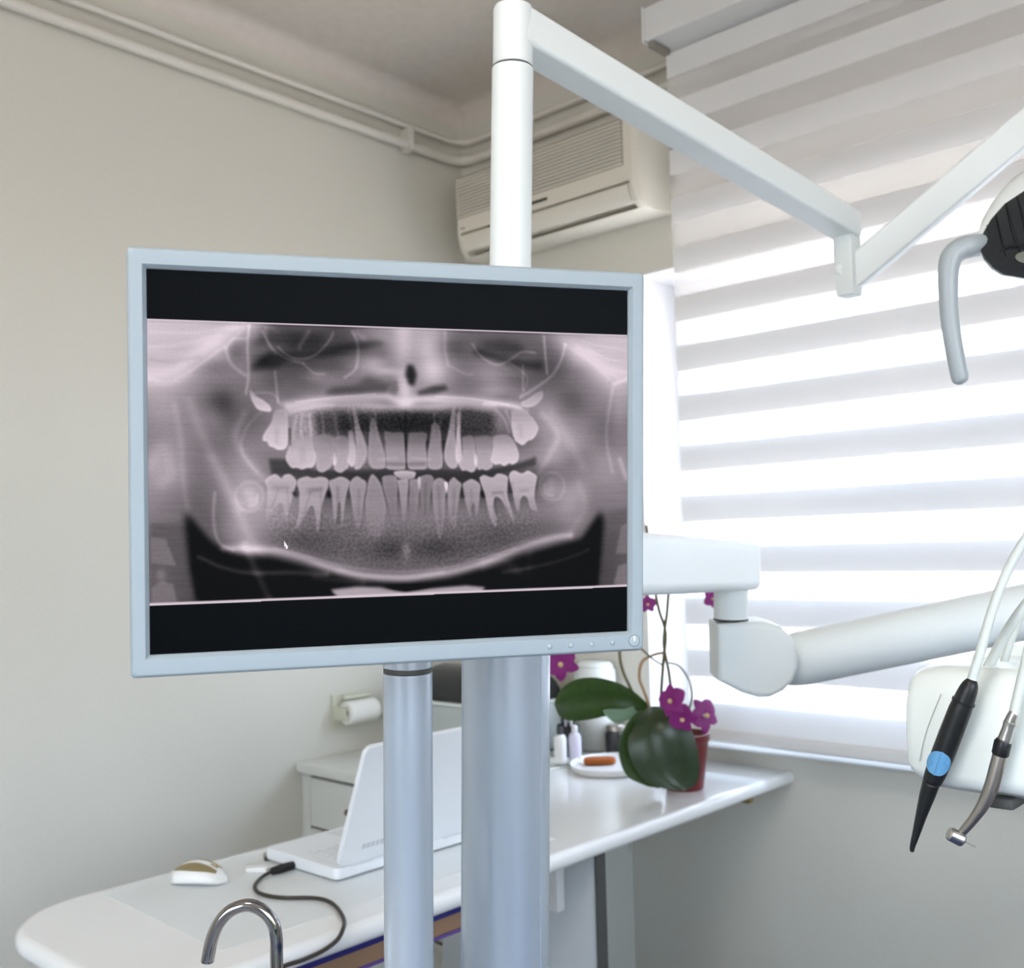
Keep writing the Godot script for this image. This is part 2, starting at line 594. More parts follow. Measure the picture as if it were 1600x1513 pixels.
func windows() -> void:
	var w := window("window_1", -1.86, 0.32, 0.8, 2.186, -2.835, 2)
	# sill board with a rounded nose and a thin upper lip, the painted lining of the opening
	put("window_sill", span(Vector3(-1.9, 0.795, -2.8), Vector3(0.36, 0.823, -2.5), 0.01, 3), M.frame_white, w)
	put("sill_lip", span(Vector3(-1.86, 0.823, -2.8), Vector3(0.32, 0.832, -2.7), 0.004), M.frame_white, w)
	put("reveal_lining", span(Vector3(-1.8605, 0.815, -2.8), Vector3(-1.855, 2.186, -2.6), 0.001), M.reveal_paint, w)
	put("reveal_lining", span(Vector3(0.315, 0.815, -2.8), Vector3(0.3205, 2.186, -2.6), 0.001), M.reveal_paint, w)
	put("reveal_lining", span(Vector3(-1.855, 2.181, -2.8), Vector3(0.315, 2.1865, -2.6), 0.001), M.reveal_paint, w)
	window("window_2", -1.3, 0.5, 0.85, 2.35, 2.5, 2)
	var side := window("window_3", -1.5, 0.7, 0.85, 2.35, 0.0, 2)
	side.transform = Transform3D(Basis(Vector3.UP, -PI / 2), Vector3(2.1, 0, 0.0))
	side.position.z = 0.0

func pipes() -> void:
	for k in 2:
		var y: float = [2.7255, 2.79][k]
		var r: float = [0.0165, 0.0105][k]
		var off := 0.032
		var p := PackedVector3Array([Vector3(WALL_X + off, y, 2.29)])
		var c := Vector3(WALL_X + off + 0.07, y, WALL_Z + off + 0.07)
		for i in 7:
			var a := PI / 2 * i / 6
			p.append(c + Vector3(-cos(a), 0, -sin(a)) * 0.07)
		p.append(Vector3(1.89, y, WALL_Z + off))
		var t := thing("heating_pipe", ["thick lower painted pipe running round the walls below the ceiling", "thin upper painted pipe running round the walls below the ceiling"][k], "pipe", Transform3D(), "pipes below the ceiling")
		part("run", tube(p, [r], 14, 1, false), M.pipe_paint, t)
		if k == 0:
			for at in [Vector3(WALL_X, 0, -2.315), Vector3(WALL_X, 0, 0.2)]:
				put("clip", span(at + Vector3(0.001, 2.7, -0.011), at + Vector3(0.052, 2.779, 0.011), 0.003), M.pipe_paint, t)

func air_conditioner() -> void:
	var t := thing("wall_air_conditioner", "cream wall air conditioner with a ribbed front in the room corner", "air conditioner", here(Vector3(-2.075, 0, WALL_Z)))
	var w := 0.375
	# side profile [out from the wall, height, depth of the air outlets there]
	var prof := [[0.0, 2.345, 0.0], [0.07, 2.33, 0.0], [0.14, 2.325, 0.0], [0.16, 2.329, 0.0], [0.162, 2.331, 0.07], [0.174, 2.342, 0.08], [0.177, 2.344, 0.0], [0.184, 2.352, 0.0], [0.194, 2.38, 0.0], [0.1975, 2.394, 0.0], [0.198, 2.395, 0.06], [0.199, 2.401, 0.06], [0.1995, 2.402, 0.0], [0.2, 2.41, 0.0], [0.2, 2.57, 0.0], [0.196, 2.588, 0.0], [0.184, 2.6, 0.0], [0.165, 2.606, 0.0], [0.0, 2.606, 0.0]]
	var rings := []
	for s in [[-w, 0.86, 0], [-w + 0.006, 0.95, 0], [-w + 0.018, 1.0, 0], [-w + 0.0299, 1.0, 0], [-w + 0.03, 1.0, 1], [w - 0.03, 1.0, 1], [w - 0.0299, 1.0, 0], [w - 0.018, 1.0, 0], [w - 0.006, 0.95, 0], [w, 0.86, 0]]:
		var g := PackedVector3Array()
		for q in prof:
			var k: float = s[1]
			g.append(Vector3(s[0], 2.465 + (q[1] - 2.465) * (0.9 + 0.1 * k), (q[0] - q[2] * s[2]) * k))
		rings.append(g)
	var tr := PackedVector3Array()
	skin(tr, rings)
	part("body", bake(tr, 30.0), M.ac_plastic, t)
	# fine ribs over the intake
	var ribs := []
	for i in 12:
		var y := 2.453 + i * 0.0113
		ribs.append([Vector3(-w + 0.022, y, 0.1985), Vector3(w - 0.05, y + 0.0052, 0.2075)])
	var grille := part("intake_grille", boxes(ribs), M.ac_plastic, t)
	grille.set_meta("kind", "stuff")
	put("grille_backing", span(Vector3(-w + 0.02, 2.451, 0.198), Vector3(w - 0.048, 2.595 - 0.004, 0.2008), 0.0008), M.ac_grey, t)
	put("display_slot", span(Vector3(-0.11, 2.421, 0.198), Vector3(0.035, 2.431, 0.2015), 0.001), M.ac_dark, t)
	put("indicator_mark", span(Vector3(-w + 0.03, 2.415, 0.198), Vector3(-w + 0.05, 2.42, 0.2012), 0.001), M.ac_grey, t)
	# the bent flap between the two open slots of the air outlet
	var rows := []
	for s in [-w + 0.034, w - 0.034]:
		var g := PackedVector3Array()
		for q in [[0.2015, 2.3925], [0.1985, 2.374], [0.192, 2.356], [0.183, 2.3455]]:
			g.append(Vector3(s, q[1], q[0]))
		rows.append(g)
	part("louver_flap", sheet(rows, 0.004), M.ac_plastic, t)
	put("pipe_cover", span(Vector3(w + 0.0005, 2.42, 0.0), Vector3(w + 0.016, 2.52, 0.03), 0.004), M.cabinet_edge, t)

func blind() -> void:
	var t := thing("roller_blind", "white striped day and night roller blind over the window", "blind")
	var x0 := -1.62
	var x1 := 0.3
	var step := 0.1392
	put("headbox", span(Vector3(x0, 2.752, -2.47), Vector3(x1 + 0.03, 2.848, -2.34), 0.006), M.rail_white, t)
	put("end_cap", span(Vector3(x0 - 0.006, 2.748, -2.472), Vector3(x0, 2.852, -2.338), 0.002), M.frame_white, t)
	put("end_bracket", span(Vector3(x0 + 0.004, 2.735, -2.43), Vector3(x0 + 0.026, 2.752, -2.35), 0.003), M.ac_grey, t)
	for x in [x0 + 0.25, x1 - 0.25]:
		put("ceiling_bracket", span(Vector3(x, 2.847, -2.43), Vector3(x + 0.04, CEIL - 0.001, -2.39), 0.003), M.ac_grey, t)
	for layer in 2:
		var z := -2.43 - 0.022 * layer
		for k in range(-3, 11):
			var top := 1.348 + step * k
			var low := top - 0.0711
			var q := QuadMesh.new()
			q.size = Vector2(x1 - x0 - 0.022, minf(top, 2.752) - low)
			part("opaque_band", q, M.blind_fabric, t, here(Vector3((x0 + x1) / 2, (minf(top, 2.752) + low) / 2, z)))
			if k > -3:
				var s := QuadMesh.new()
				s.size = Vector2(x1 - x0 - 0.022, step - 0.0711)
				part("sheer_band", s, M.sheer_fabric, t, here(Vector3((x0 + x1) / 2, low - (step - 0.0711) / 2, z)))
	put("bottom_rail", span(Vector3(x0 + 0.006, 0.828, -2.462), Vector3(x1, 0.862, -2.42), 0.008, 3), M.rail_white, t)

func counter() -> void:
	var t := thing("corner_cabinet", "low white cabinet with drawers in the corner behind the laptop", "cabinet", Transform3D())
	put("top", span(Vector3(WALL_X + 0.001, 0.712, -2.599), Vector3(-1.932, 0.742, -1.85), 0.006), M.cabinet_white, t)
	put("body", span(Vector3(WALL_X + 0.001, 0.06, -2.599), Vector3(-1.94, 0.712, -1.9), 0.002), M.cabinet_white, t)
	put("front_frame", span(Vector3(-2.566, 0.06, -1.9), Vector3(-1.942, 0.71, -1.886), 0.002), M.cabinet_edge, t)
	put("side_stile", span(Vector3(WALL_X + 0.001, 0.06, -1.886), Vector3(-2.566, 0.705, -1.874), 0.002), M.cabinet_white, t)
	put("plinth", span(Vector3(WALL_X + 0.001, 0.0, -2.5), Vector3(-1.96, 0.06, -1.93), 0.002), M.cabinet_edge, t)
	for c in [[-2.557, -2.172], [-2.164, -1.944]]:
		var y := 0.7
		for h in [0.138, 0.2, 0.27]:
			var d := put("drawer", span(Vector3(c[0], y - h, -1.886), Vector3(c[1], y, -1.868), 0.003), M.cabinet_white, t)
			var at := Vector3(0, 0, 0.009)
			part("knob", lathe([[0.004, 0], [0.004, 0.008], [0.009, 0.014], [0.0095, 0.019], [0.006, 0.023], [0.0, 0.0235]], 14), M.knob_bronze, d, Transform3D(Basis(Vector3.RIGHT, PI / 2), at))
			y -= h + 0.008
	# paper roll on the wall
	var h := thing("roll_holder", "pale plastic paper roll holder on the wall above the cabinet", "holder", here(Vector3(WALL_X, 0.868, -2.06)))
	put("back_plate", span(Vector3(0.0005, -0.045, -0.075), Vector3(0.008, 0.055, 0.075), 0.003), M.holder_plastic, h)
	for s in [-1, 1]:
		put("arm", span(Vector3(0.004, -0.022, s * 0.066 - 0.004), Vector3(0.062, 0.02, s * 0.066 + 0.004), 0.003), M.holder_plastic, h)
	put("hood", span(Vector3(0.004, 0.036, -0.055), Vector3(0.03, 0.05, 0.045), 0.004), M.holder_plastic, h)
	put("spindle", rod(Vector3(0.045, 0, -0.068), Vector3(0.045, 0, 0.068), 0.008), M.cardboard, h)
	var roll := thing("paper_roll", "small white paper roll on the wall holder", "paper roll", here(Vector3(WALL_X + 0.045, 0.868, -2.06)))
	part("paper", lathe([[0.012, -0.055], [0.034, -0.055], [0.035, -0.053], [0.035, 0.053], [0.034, 0.055], [0.012, 0.055], [0.012, 0.054], [0.012, -0.054]], 28), M.tissue_paper, roll, Transform3D(Basis(Vector3.RIGHT, PI / 2), Vector3.ZERO))
	# appliance on the cabinet
	var a := thing("countertop_sterilizer", "white countertop appliance with dark tinted lid behind the laptop", "appliance", here(Vector3(-2.28, 0.743, -2.33)))
	part("body", slab(rect(0.4, 0.3, 0.04, 4), 0.004, 0.15, 0.02, 3), M.device_grey, a)
	var rings := []
	for s in [-0.195, -0.185, 0.185, 0.195]:
		var g := PackedVector3Array()
		var k := 1.0 if absf(s) < 0.19 else 0.93
		for i in 11:
			var an := PI * i / 10
			g.append(Vector3(s, 0.152 + sin(an) * 0.1 * k, cos(an) * 0.14 * k))
		rings.append(g)
	var tr := PackedVector3Array()
	skin(tr, rings)
	part("lid", bake(tr, 40.0), M.device_lid, a)
	part("rim", slab(rect(0.404, 0.304, 0.042, 4), 0.146, 0.156, 0.004), M.device_white, a)
	var b := thing("white_canister", "white round plastic canister standing behind the orchid leaf", "canister", here(Vector3(-2.008, 0.743, -2.528)))
	part("body", lathe([[0.055, 0], [0.06, 0.006], [0.064, 0.2], [0.062, 0.235], [0.055, 0.245]], 28), M.device_white, b)
	part("lid", lathe([[0.055, 0.245], [0.056, 0.252], [0.046, 0.262], [0.0, 0.266]], 28), M.device_white, b)

func desk() -> void:
	var t := thing("white_desk", "long white desk with rounded corners reaching to the window wall", "desk")
	var x0 := -1.925
	var x1 := -1.393
	var z0 := -0.722
	var z1 := -2.598
	var p := PackedVector2Array([Vector2(x0, z1), Vector2(x1, z1)])
	for q in [[x1 - 0.16, z0 - 0.16, 0.16, 0.0], [x0 + 0.16, z0 - 0.16, 0.16, 90.0]]:
		for i in 13:
			var a := deg_to_rad(q[3] + 90.0 * i / 12)
			p.append(Vector2(q[0] + cos(a) * q[2], q[1] + sin(a) * q[2]))
	part("desktop", slab(p, DESK - 0.036, DESK, 0.016, 5), M.desk_laminate, t)
	put("support_panel", span(Vector3(-1.9, 0.0, -1.79), Vector3(-1.42, DESK - 0.037, -1.77), 0.002), M.panel_grey, t)
	put("panel_edge_strip", span(Vector3(-1.4198, 0.0, -1.795), Vector3(-1.412, DESK - 0.037, -1.765), 0.001), M.joint_dark, t)
	put("support_panel", span(Vector3(-1.86, 0.0, -0.94), Vector3(-1.46, DESK - 0.037, -0.92), 0.002), M.panel_grey, t)
	put("wall_bracket", span(Vector3(-1.45, DESK - 0.058, -2.44), Vector3(-1.425, DESK - 0.037, -2.415), 0.003), M.brass, t)
	# drawer hung under the top
	var d := Node3D.new()
	d.name = "drawer"
	t.add_child(d)
	d.set_meta("label", "shallow brown wooden drawer with dark blue edging")
	put("box", span(Vector3(-1.84, 0.664, -1.55), Vector3(-1.43, 0.69, -0.945), 0.002), M.wood_brown, d)
	put("front", span(Vector3(-1.43, 0.662, -1.4), Vector3(-1.414, 0.691, -0.945), 0.002), M.wood_brown, d)
	put("edging", span(Vector3(-1.84, 0.691, -1.4), Vector3(-1.412, 0.7035, -0.945), 0.002), M.edge_blue, d)
	put("lower_edging", span(Vector3(-1.84, 0.656, -1.4), Vector3(-1.412, 0.662, -0.945), 0.002), M.edge_purple, d)
	put("end_block", span(Vector3(-1.43, 0.66, -1.56), Vector3(-1.414, 0.698, -1.402), 0.002), M.edge_red, d)
	var s := thing("power_strip", "white power strip with dark socket holes on the desk panel", "power strip", here(Vector3(-1.53, 0.618, -1.7685)))
	put("body", span(Vector3(-0.03, -0.05, 0), Vector3(0.026, 0.05, 0.028), 0.005), M.bottle_white, s)
	for k in 3:
		put("socket", span(Vector3(-0.022, -0.04 + k * 0.03, 0.0262), Vector3(-0.002, -0.02 + k * 0.03, 0.0288), 0.003), M.cable_dark, s)
	var c := PackedVector3Array([on_z(985, 1315, -2.585), on_z(975, 1380, -2.585), on_z(958, 1450, -2.585), on_z(945, 1513, -2.585), on_z(938, 1600, -2.585)])
	single("wall_cable", tube(c, [0.0035], 8), M.panel_grey, "thin grey cable hanging down the wall under the desk", "cable")

func laptop() -> void:
	var t := thing("laptop", "open white laptop on the desk with its lid back to the room", "laptop", here(Vector3(-1.714, DESK + 0.0012, -1.405)))
	# x runs from the keyboard front (-) to the hinge (+), z along the hinge
	part("base", slab(rect(0.235, 0.365, 0.014, 3), 0.003, 0.026, 0.004), M.laptop_white, t)
	part("keyboard_deck", slab(rect(0.11, 0.3, 0.004), 0.0255, 0.0268, 0.0005), M.laptop_key, t, here(Vector3(0.035, 0, 0)))
	var keys := []
	for r in 5:
		for k in 15:
			keys.append([Vector3(-0.014 + r * 0.02, 0.0265, -0.145 + k * 0.0194), Vector3(0.002 + r * 0.02, 0.0285, -0.145 + k * 0.0194 + 0.0165)])
	var kk := part("keys", boxes(keys), M.laptop_white, t)
	kk.set_meta("kind", "stuff")
	part("touchpad", slab(rect(0.05, 0.08, 0.003), 0.0255, 0.0265, 0.0004), M.laptop_key, t, here(Vector3(-0.075, 0, 0)))
	for z in [-0.12, 0.12]:
		put("hinge", rod(Vector3(0.112, 0.024, z - 0.03), Vector3(0.112, 0.024, z + 0.03), 0.006), M.laptop_key, t)
	for q in [[-0.1, -0.165], [-0.1, 0.165], [0.1, -0.165], [0.1, 0.165]]:
		part("foot", lathe([[0.006, 0], [0.006, 0.0032]], 10), M.joint_dark, t, here(Vector3(q[0], 0, q[1])))
	var lean := atan2(0.092, 0.235)
	var lid := Node3D.new()
	lid.name = "lid"
	t.add_child(lid)
	lid.transform = Transform3D(Basis(Vector3.BACK, -lean), Vector3(0.114, 0.028, 0))
	part("shell", slab(rect(0.25, 0.365, 0.016, 3), -0.007, 0.004, 0.003), M.laptop_white, lid, Transform3D(Basis(Vector3.BACK, PI / 2), Vector3(0, 0.125, 0)))
	put("display", span(Vector3(-0.0046, 0.02, -0.165), Vector3(-0.0036, 0.235, 0.165), 0.0004), M.laptop_screen, lid)
	for k in 7:   # faint lettering, too soft to read
		put("lettering", span(Vector3(0.0066, 0.03, 0.125 - k * 0.011), Vector3(0.0074, 0.041, 0.133 - k * 0.011), 0.0003), M.letter_grey, lid)

func desk_things() -> void:
	var g := [on_y(148, 1396, DESK), on_y(345, 1487, DESK)]
	single("desk_mat", slab(PackedVector2Array([Vector2(-1.9, -0.915), Vector2(-1.47, -0.905), Vector2(-1.47, -1.7), Vector2(-1.9, -1.7)]), DESK, DESK + 0.001, 0.0004, 1), M.mat_vinyl, "thin pale mat lying on the desk under the laptop", "desk mat")
	var top := DESK + 0.001
	# mouse
	var ang := atan2(-0.095, 0.03)
	var t := thing("computer_mouse", "white and bronze computer mouse on the desk near the wall", "mouse", Transform3D(Basis(Vector3.UP, deg_to_rad(36)), Vector3(-1.805, top, -1.062)))
	var rows := []
	for i in 13:
		var u := i / 12.0
		var x := -0.055 + 0.11 * u
		var half := 0.031 * pow(maxf(0.0, 1.0 - pow(absf(u * 2.0 - 1.0), 3.2)), 0.5) * (1.0 - 0.08 * sin(u * PI)) + 0.001
		var h := 0.004 + 0.038 * pow(sin(PI * clampf(u * 0.86 + 0.1, 0, 1)), 0.75)
		var ring := PackedVector3Array()
		for k in 14:
			var a := TAU * k / 14
			var yy := sin(a)
			ring.append(Vector3(x, (h * 0.3 + yy * h * 0.7) if yy > 0 else h * 0.3 + yy * h * 0.3, cos(a) * half))
		rows.append(ring)
	var tr := PackedVector3Array()
	skin(tr, rows)
	part("shell", bake(tr, 60.0), M.mouse_white, t)
	for s in [-1, 1]:
		var stripe := []
		for i in 9:
			var u := 0.12 + 0.74 * i / 8.0
			var x := -0.055 + 0.11 * u
			var half := 0.031 * pow(maxf(0.0, 1.0 - pow(absf(u * 2.0 - 1.0), 3.2)), 0.5) * (1.0 - 0.08 * sin(u * PI)) + 0.001
			var h := 0.004 + 0.038 * pow(sin(PI * clampf(u * 0.86 + 0.1, 0, 1)), 0.75)
			var ring := PackedVector3Array()
			for k in 5:
				var a := deg_to_rad((68.0 if s > 0 else 112.0) - s * k * (8.0 * sin(u * PI) + 1.0))
				ring.append(Vector3(x, h * 0.3 + sin(a) * h * 0.7 + 0.0008, cos(a) * half * 1.01))
			stripe.append(ring)
		part("bronze_stripe", sheet(stripe, 0.001), M.mouse_gold, t)
	put("wheel", rod(Vector3(0.03, 0.031, -0.003), Vector3(0.03, 0.031, 0.003), 0.007), M.mouse_gold, t)
	# cable from the laptop round over the desk edge
	var c := thing("laptop_cable", "dark cable with a thick black plug looping over the desk", "cable")
	var a1 := on_y(458, 1352, top + 0.009)
	var a2 := on_y(425, 1362, top + 0.009)
	part("plug", tube(PackedVector3Array([a1, a1.lerp(a2, 0.5), a2]), [0.0075, 0.0085, 0.007], 10, 2), M.plug_black, c)
	var pts := PackedVector3Array([a2])
	for q in [[408, 1372], [398, 1386], [408, 1397], [440, 1403], [495, 1404], [522, 1414], [537, 1436], [536, 1452]]:
		pts.append(on_y(q[0], q[1], top + 0.004))
	for q in [[526, 1470, -1.387], [505, 1486, -1.384], [475, 1500, -1.383], [440, 1512, -1.383], [400, 1535, -1.385], [375, 1600, -1.39]]:
		pts.append(on_x(q[0], q[1], q[2]))
	part("cord", tube(pts, [0.0035], 9, 5), M.cable_dark, c)
	var u := thing("usb_stick", "small white usb stick lying beside the black plug", "usb stick", Transform3D(Basis(Vector3.UP, deg_to_rad(40)), on_y(402, 1362, top)))
	part("case", slab(rect(0.045, 0.02, 0.005), 0, 0.009, 0.002), M.mouse_white, u)
	part("connector", slab(rect(0.014, 0.012, 0.001), 0.002, 0.007, 0.0005), M.steel, u, here(Vector3(0.03, 0, 0)))
	var v := thing("usb_stick", "small grey metal usb receiver lying by the laptop corner", "usb stick", Transform3D(Basis(Vector3.UP, deg_to_rad(-30)), on_y(418, 1341, top)))
	part("case", slab(rect(0.036, 0.014, 0.003), 0, 0.007, 0.002), M.steel_brushed, v)
	part("cap", slab(rect(0.012, 0.016, 0.003), 0, 0.008, 0.002), M.joint_dark, v, here(Vector3(0.018, 0, 0)))

func leaf_shape(list: Array, fold: float) -> ArrayMesh:
	# stations [left x, left y, right x, right y, depth, bulge]; rounded across and folded at the midrib
	var rows := []
	var fine := []
	for i in list.size() - 1:
		for k in 4:
			var f := k / 4.0
			var s := []
			for c in 5:
				s.append(cubic_interpolate(list[i][c], list[i + 1][c], list[maxi(i - 1, 0)][c], list[mini(i + 2, list.size() - 1)][c], f))
			fine.append(s)
	fine.append(list[-1])
	for s in fine:
		var a := deep(s[0], s[1], s[4])
		var b := deep(s[2], s[3], s[4])
		var g := PackedVector3Array()
		var away := ray((s[0] + s[2]) / 2, (s[1] + s[3]) / 2).normalized()
		for k in 7:
			var f := k / 6.0
			var v := 1.0 - absf(f * 2.0 - 1.0)
			g.append(a.lerp(b, f) + away * (fold * (v * 1.25 + sin(f * PI) * -0.85)) * (a - b).length())
		rows.append(g)
	return sheet(rows, 0.0022)
func flower(parent: Node, at: Vector3, facing: Vector3, size: float, turn: float) -> void:
	var f := Node3D.new()
	f.name = "flower"
	parent.add_child(f, true)
	var z := facing.normalized()
	var x := Vector3.UP.cross(z).normalized()
	f.transform = Transform3D(Basis(x, z.cross(x), z) * Basis(Vector3.BACK, turn), at)
	for k in 5:
		var wide: float = 0.56 if k in [1, 4] else 0.36
		var rows := []
		for i in 7:
			var u := i / 6.0
			var half := wide * size * pow(sin(PI * (0.08 + 0.9 * u)), 0.7)
			var g := PackedVector3Array()
			for j in 5:
				var v := j / 2.0 - 1.0
				g.append(Vector3(v * half, 0.06 * size + u * size, 0.12 * size * sin(u * 2.4) - 0.1 * size * u * u - absf(v) * 0.05 * size * u))
			rows.append(g)
		part("petal", sheet(rows, 0.0012), M.petal_magenta, f, Transform3D(Basis(Vector3.BACK, TAU * k / 5), Vector3.ZERO))
	part("lip", lathe([[0.02 * size, 0], [0.1 * size, 0.08 * size], [0.15 * size, 0.22 * size], [0.1 * size, 0.32 * size], [0.0, 0.34 * size]], 12), M.petal_lip, f, Transform3D(Basis(Vector3.RIGHT, PI / 2.4), Vector3(0, -0.1 * size, 0.02 * size)))
func orchid() -> void:
	var base := Vector3(-1.512, DESK, -2.255)
	var t := thing("potted_orchid", "magenta orchid with broad dark leaves in a red pot", "plant")
	var p := here(base)
	part("pot", lathe([[0.044, 0], [0.047, 0.003], [0.062, 0.118], [0.066, 0.122], [0.066, 0.138], [0.062, 0.139], [0.059, 0.13], [0.057, 0.12], [0.0, 0.118]], 28), M.pot_red, t, p)
	part("bark", lathe([[0.0, 0.112], [0.058, 0.114], [0.056, 0.124], [0.03, 0.13], [0.0, 0.132]], 18), M.bark, t, p)
	var d := 2.63
	part("leaf", leaf_shape([[1012, 1100, 1014, 1112, d, 0], [992, 1082, 985, 1112, d - 0.01, 0], [965, 1067, 955, 1117, d - 0.02, 0], [930, 1059, 925, 1124, d - 0.04, 0], [900, 1062, 898, 1127, d - 0.06, 0], [878, 1076, 877, 1122, d - 0.08, 0], [867, 1096, 867, 1102, d - 0.1, 0]], 0.22), M.orchid_leaf_light, t)
	part("leaf", leaf_shape([[1012, 1105, 1026, 1104, d - 0.03, 0], [997, 1125, 1052, 1110, d - 0.08, 0], [982, 1155, 1076, 1132, d - 0.11, 0], [985, 1185, 1090, 1170, d - 0.12, 0], [1002, 1213, 1093, 1205, d - 0.12, 0], [1030, 1230, 1088, 1225, d - 0.12, 0], [1062, 1236, 1072, 1236, d - 0.12, 0]], 0.24), M.orchid_leaf, t)
	part("leaf", leaf_shape([[1000, 1110, 1012, 1112, d - 0.01, 0], [980, 1130, 1012, 1132, d - 0.04, 0], [967, 1160, 1018, 1165, d - 0.05, 0], [969, 1190, 1026, 1196, d - 0.05, 0], [982, 1215, 1034, 1222, d - 0.05, 0], [1012, 1229, 1030, 1232, d - 0.05, 0]], 0.2), M.orchid_leaf_light, t)
	part("leaf", leaf_shape([[1000, 1100, 1004, 1112, d + 0.0, 0], [975, 1108, 985, 1124, d - 0.02, 0], [955, 1108, 962, 1130, d - 0.04, 0], [942, 1110, 944, 1116, d - 0.05, 0]], 0.1), M.leaf_pale, t)
	for s in [[[[1042, 1150, d], [1033, 1105, d], [1036, 1040, d], [1040, 990, d], [1030, 955, d], [1024, 925, d], [1016, 870, d], [1010, 822, d + 0.02]], 0.0042, "stem_green"], [[[1048, 1150, d], [1050, 1100, d], [1045, 1050, d], [1037, 1005, d], [1042, 960, d], [1045, 925, d], [1052, 880, d]], 0.004, "stem_green"],
			[[[1030, 1150, d], [1008, 1085, d], [999, 1060, d], [1003, 1035, d], [1020, 1024, d + 0.01], [1036, 1020, d]], 0.004, "stem_tan"], [[[1058, 1150, d], [1080, 1098, d], [1077, 1065, d], [1062, 1042, d], [1046, 1036, d]], 0.0024, "stem_green"], [[[1012, 1130, d], [985, 1075, d], [972, 1045, d], [968, 1015, d], [972, 975, d + 0.02]], 0.004, "stem_green"], [[[1036, 1040, d], [1020, 1030, d], [1003, 1015, d], [985, 1000, d + 0.02]], 0.0025, "stem_green"]]:
		part("stem", tube(path_of(s[0], d), [s[1]], 7, 4), M[s[2]], t)
	var to := (EYE - base)
	to.y = 0
	flower(t, deep(1050, 1095, d - 0.14), to + Vector3(-1.6, 0.6, 1.2), 0.038, 0.3)
	flower(t, deep(1066, 1122, d - 0.15), to + Vector3(-0.2, -1.3, 0.9), 0.036, 1.0)
	flower(t, deep(1100, 1118, d - 0.1), to + Vector3(3.2, 1.0, -1.0), 0.042, 0.5)
	flower(t, deep(1012, 944, d), to + Vector3(0.3, 0, 0), 0.022, 0.0)
	flower(t, deep(1112, 936, d), to + Vector3(1.5, 0.5, 0), 0.022, 0.8)
	flower(t, deep(876, 1036, d), to + Vector3(0.2, -0.5, 0.4), 0.045, 0.6)
	part("stem", tube(path_of([[1046, 925, d], [1070, 905, d], [1095, 915, d], [1110, 935, d + 0.01]], d), [0.0022], 7, 4), M.stem_green, t)
	part("stem", tube(path_of([[972, 975, d + 0.02], [940, 960, d], [900, 985, d], [876, 1034, d + 0.01]], d), [0.0022], 7, 4), M.stem_green, t)

func tray_things() -> void:
	var at := on_y(915, 1200, DESK)
	var t := thing("oval_tray", "white oval tray with small bottles beside the orchid", "tray", here(Vector3(-1.8, DESK, -2.33)))
	var rings := []
	for q in [[0.0, 0.0, 0.9], [0.002, 0.0, 0.96], [0.008, 0.0, 1.0], [0.018, 0.0, 1.04], [0.02, 0.0, 1.03], [0.012, 0.0, 0.97], [0.006, 0.0, 0.9]]:
		var g := PackedVector3Array()
		for k in 28:
			var a := TAU * k / 28
			g.append(Vector3(cos(a) * 0.11 * q[2], q[0], sin(a) * 0.13 * q[2]))
		rings.append(g)
	var tr := PackedVector3Array()
	skin(tr, rings)
	part("dish", bake(tr), M.bottle_white, t, Transform3D(Basis(Vector3.UP, 0.3), Vector3.ZERO))
	var y := DESK + 0.007
	for k in 2:
		var c := on_y([876, 899][k], [1193, 1190][k], y)
		var b := thing("small_bottle", ["cream small bottle on the oval tray", "lilac small bottle on the oval tray"][k], "bottle", here(c), "small bottles on the tray")
		part("body", lathe([[0.016, 0], [0.018, 0.002], [0.018, 0.068], [0.014, 0.078], [0.008, 0.081]], 18), [M.bottle_white, M.bottle_lilac][k], b)
		part("cap", lathe([[0.009, 0.081], [0.009, 0.1], [0.007, 0.102]], 14), [M.jar_dark, M.bottle_white][k], b)
	var cj := on_y(935, 1172, y)
	var j := thing("dark_jar", "dark glass jar with a steel lid behind the tray", "jar", here(Vector3(cj.x + 0.06, DESK, cj.z - 0.01)))
	part("glass", lathe([[0.03, 0], [0.032, 0.003], [0.033, 0.06], [0.026, 0.07], [0.0, 0.071]], 20), M.jar_dark, j)
	part("lid", lathe([[0.028, 0.07], [0.028, 0.085], [0.025, 0.088], [0.0, 0.088]], 20), M.steel_brushed, j)
	var cp := on_y(885, 1178, y)
	var pen := thing("pen_cup", "black cup holding pens behind the small bottles", "cup", here(Vector3(cp.x + 0.01, 0.743, cp.z - 0.0)))
	part("cup", lathe([[0.03, 0], [0.033, 0.09], [0.03, 0.09], [0.027, 0.005], [0.0, 0.005]], 18), M.black_plastic, pen)
	for k in 4:
		var a := TAU * k / 4 + 0.4
		put("pen", rod(Vector3(cos(a) * 0.01, 0.006, sin(a) * 0.01), Vector3(cos(a) * 0.022, 0.13 + 0.01 * k, sin(a) * 0.022), 0.004), [M.bottle_white, M.black_plastic, M.bottle_lilac, M.black_plastic][k], pen)
	var sp := on_y(937, 1194, y)
	single("cleaning_sponge", slab(rect(0.09, 0.05, 0.02, 5), 0, 0.018, 0.007), M.sponge_orange, "orange brown sponge lying on the oval tray", "sponge", here(sp + Vector3(0, 0.0, 0), 0.75))

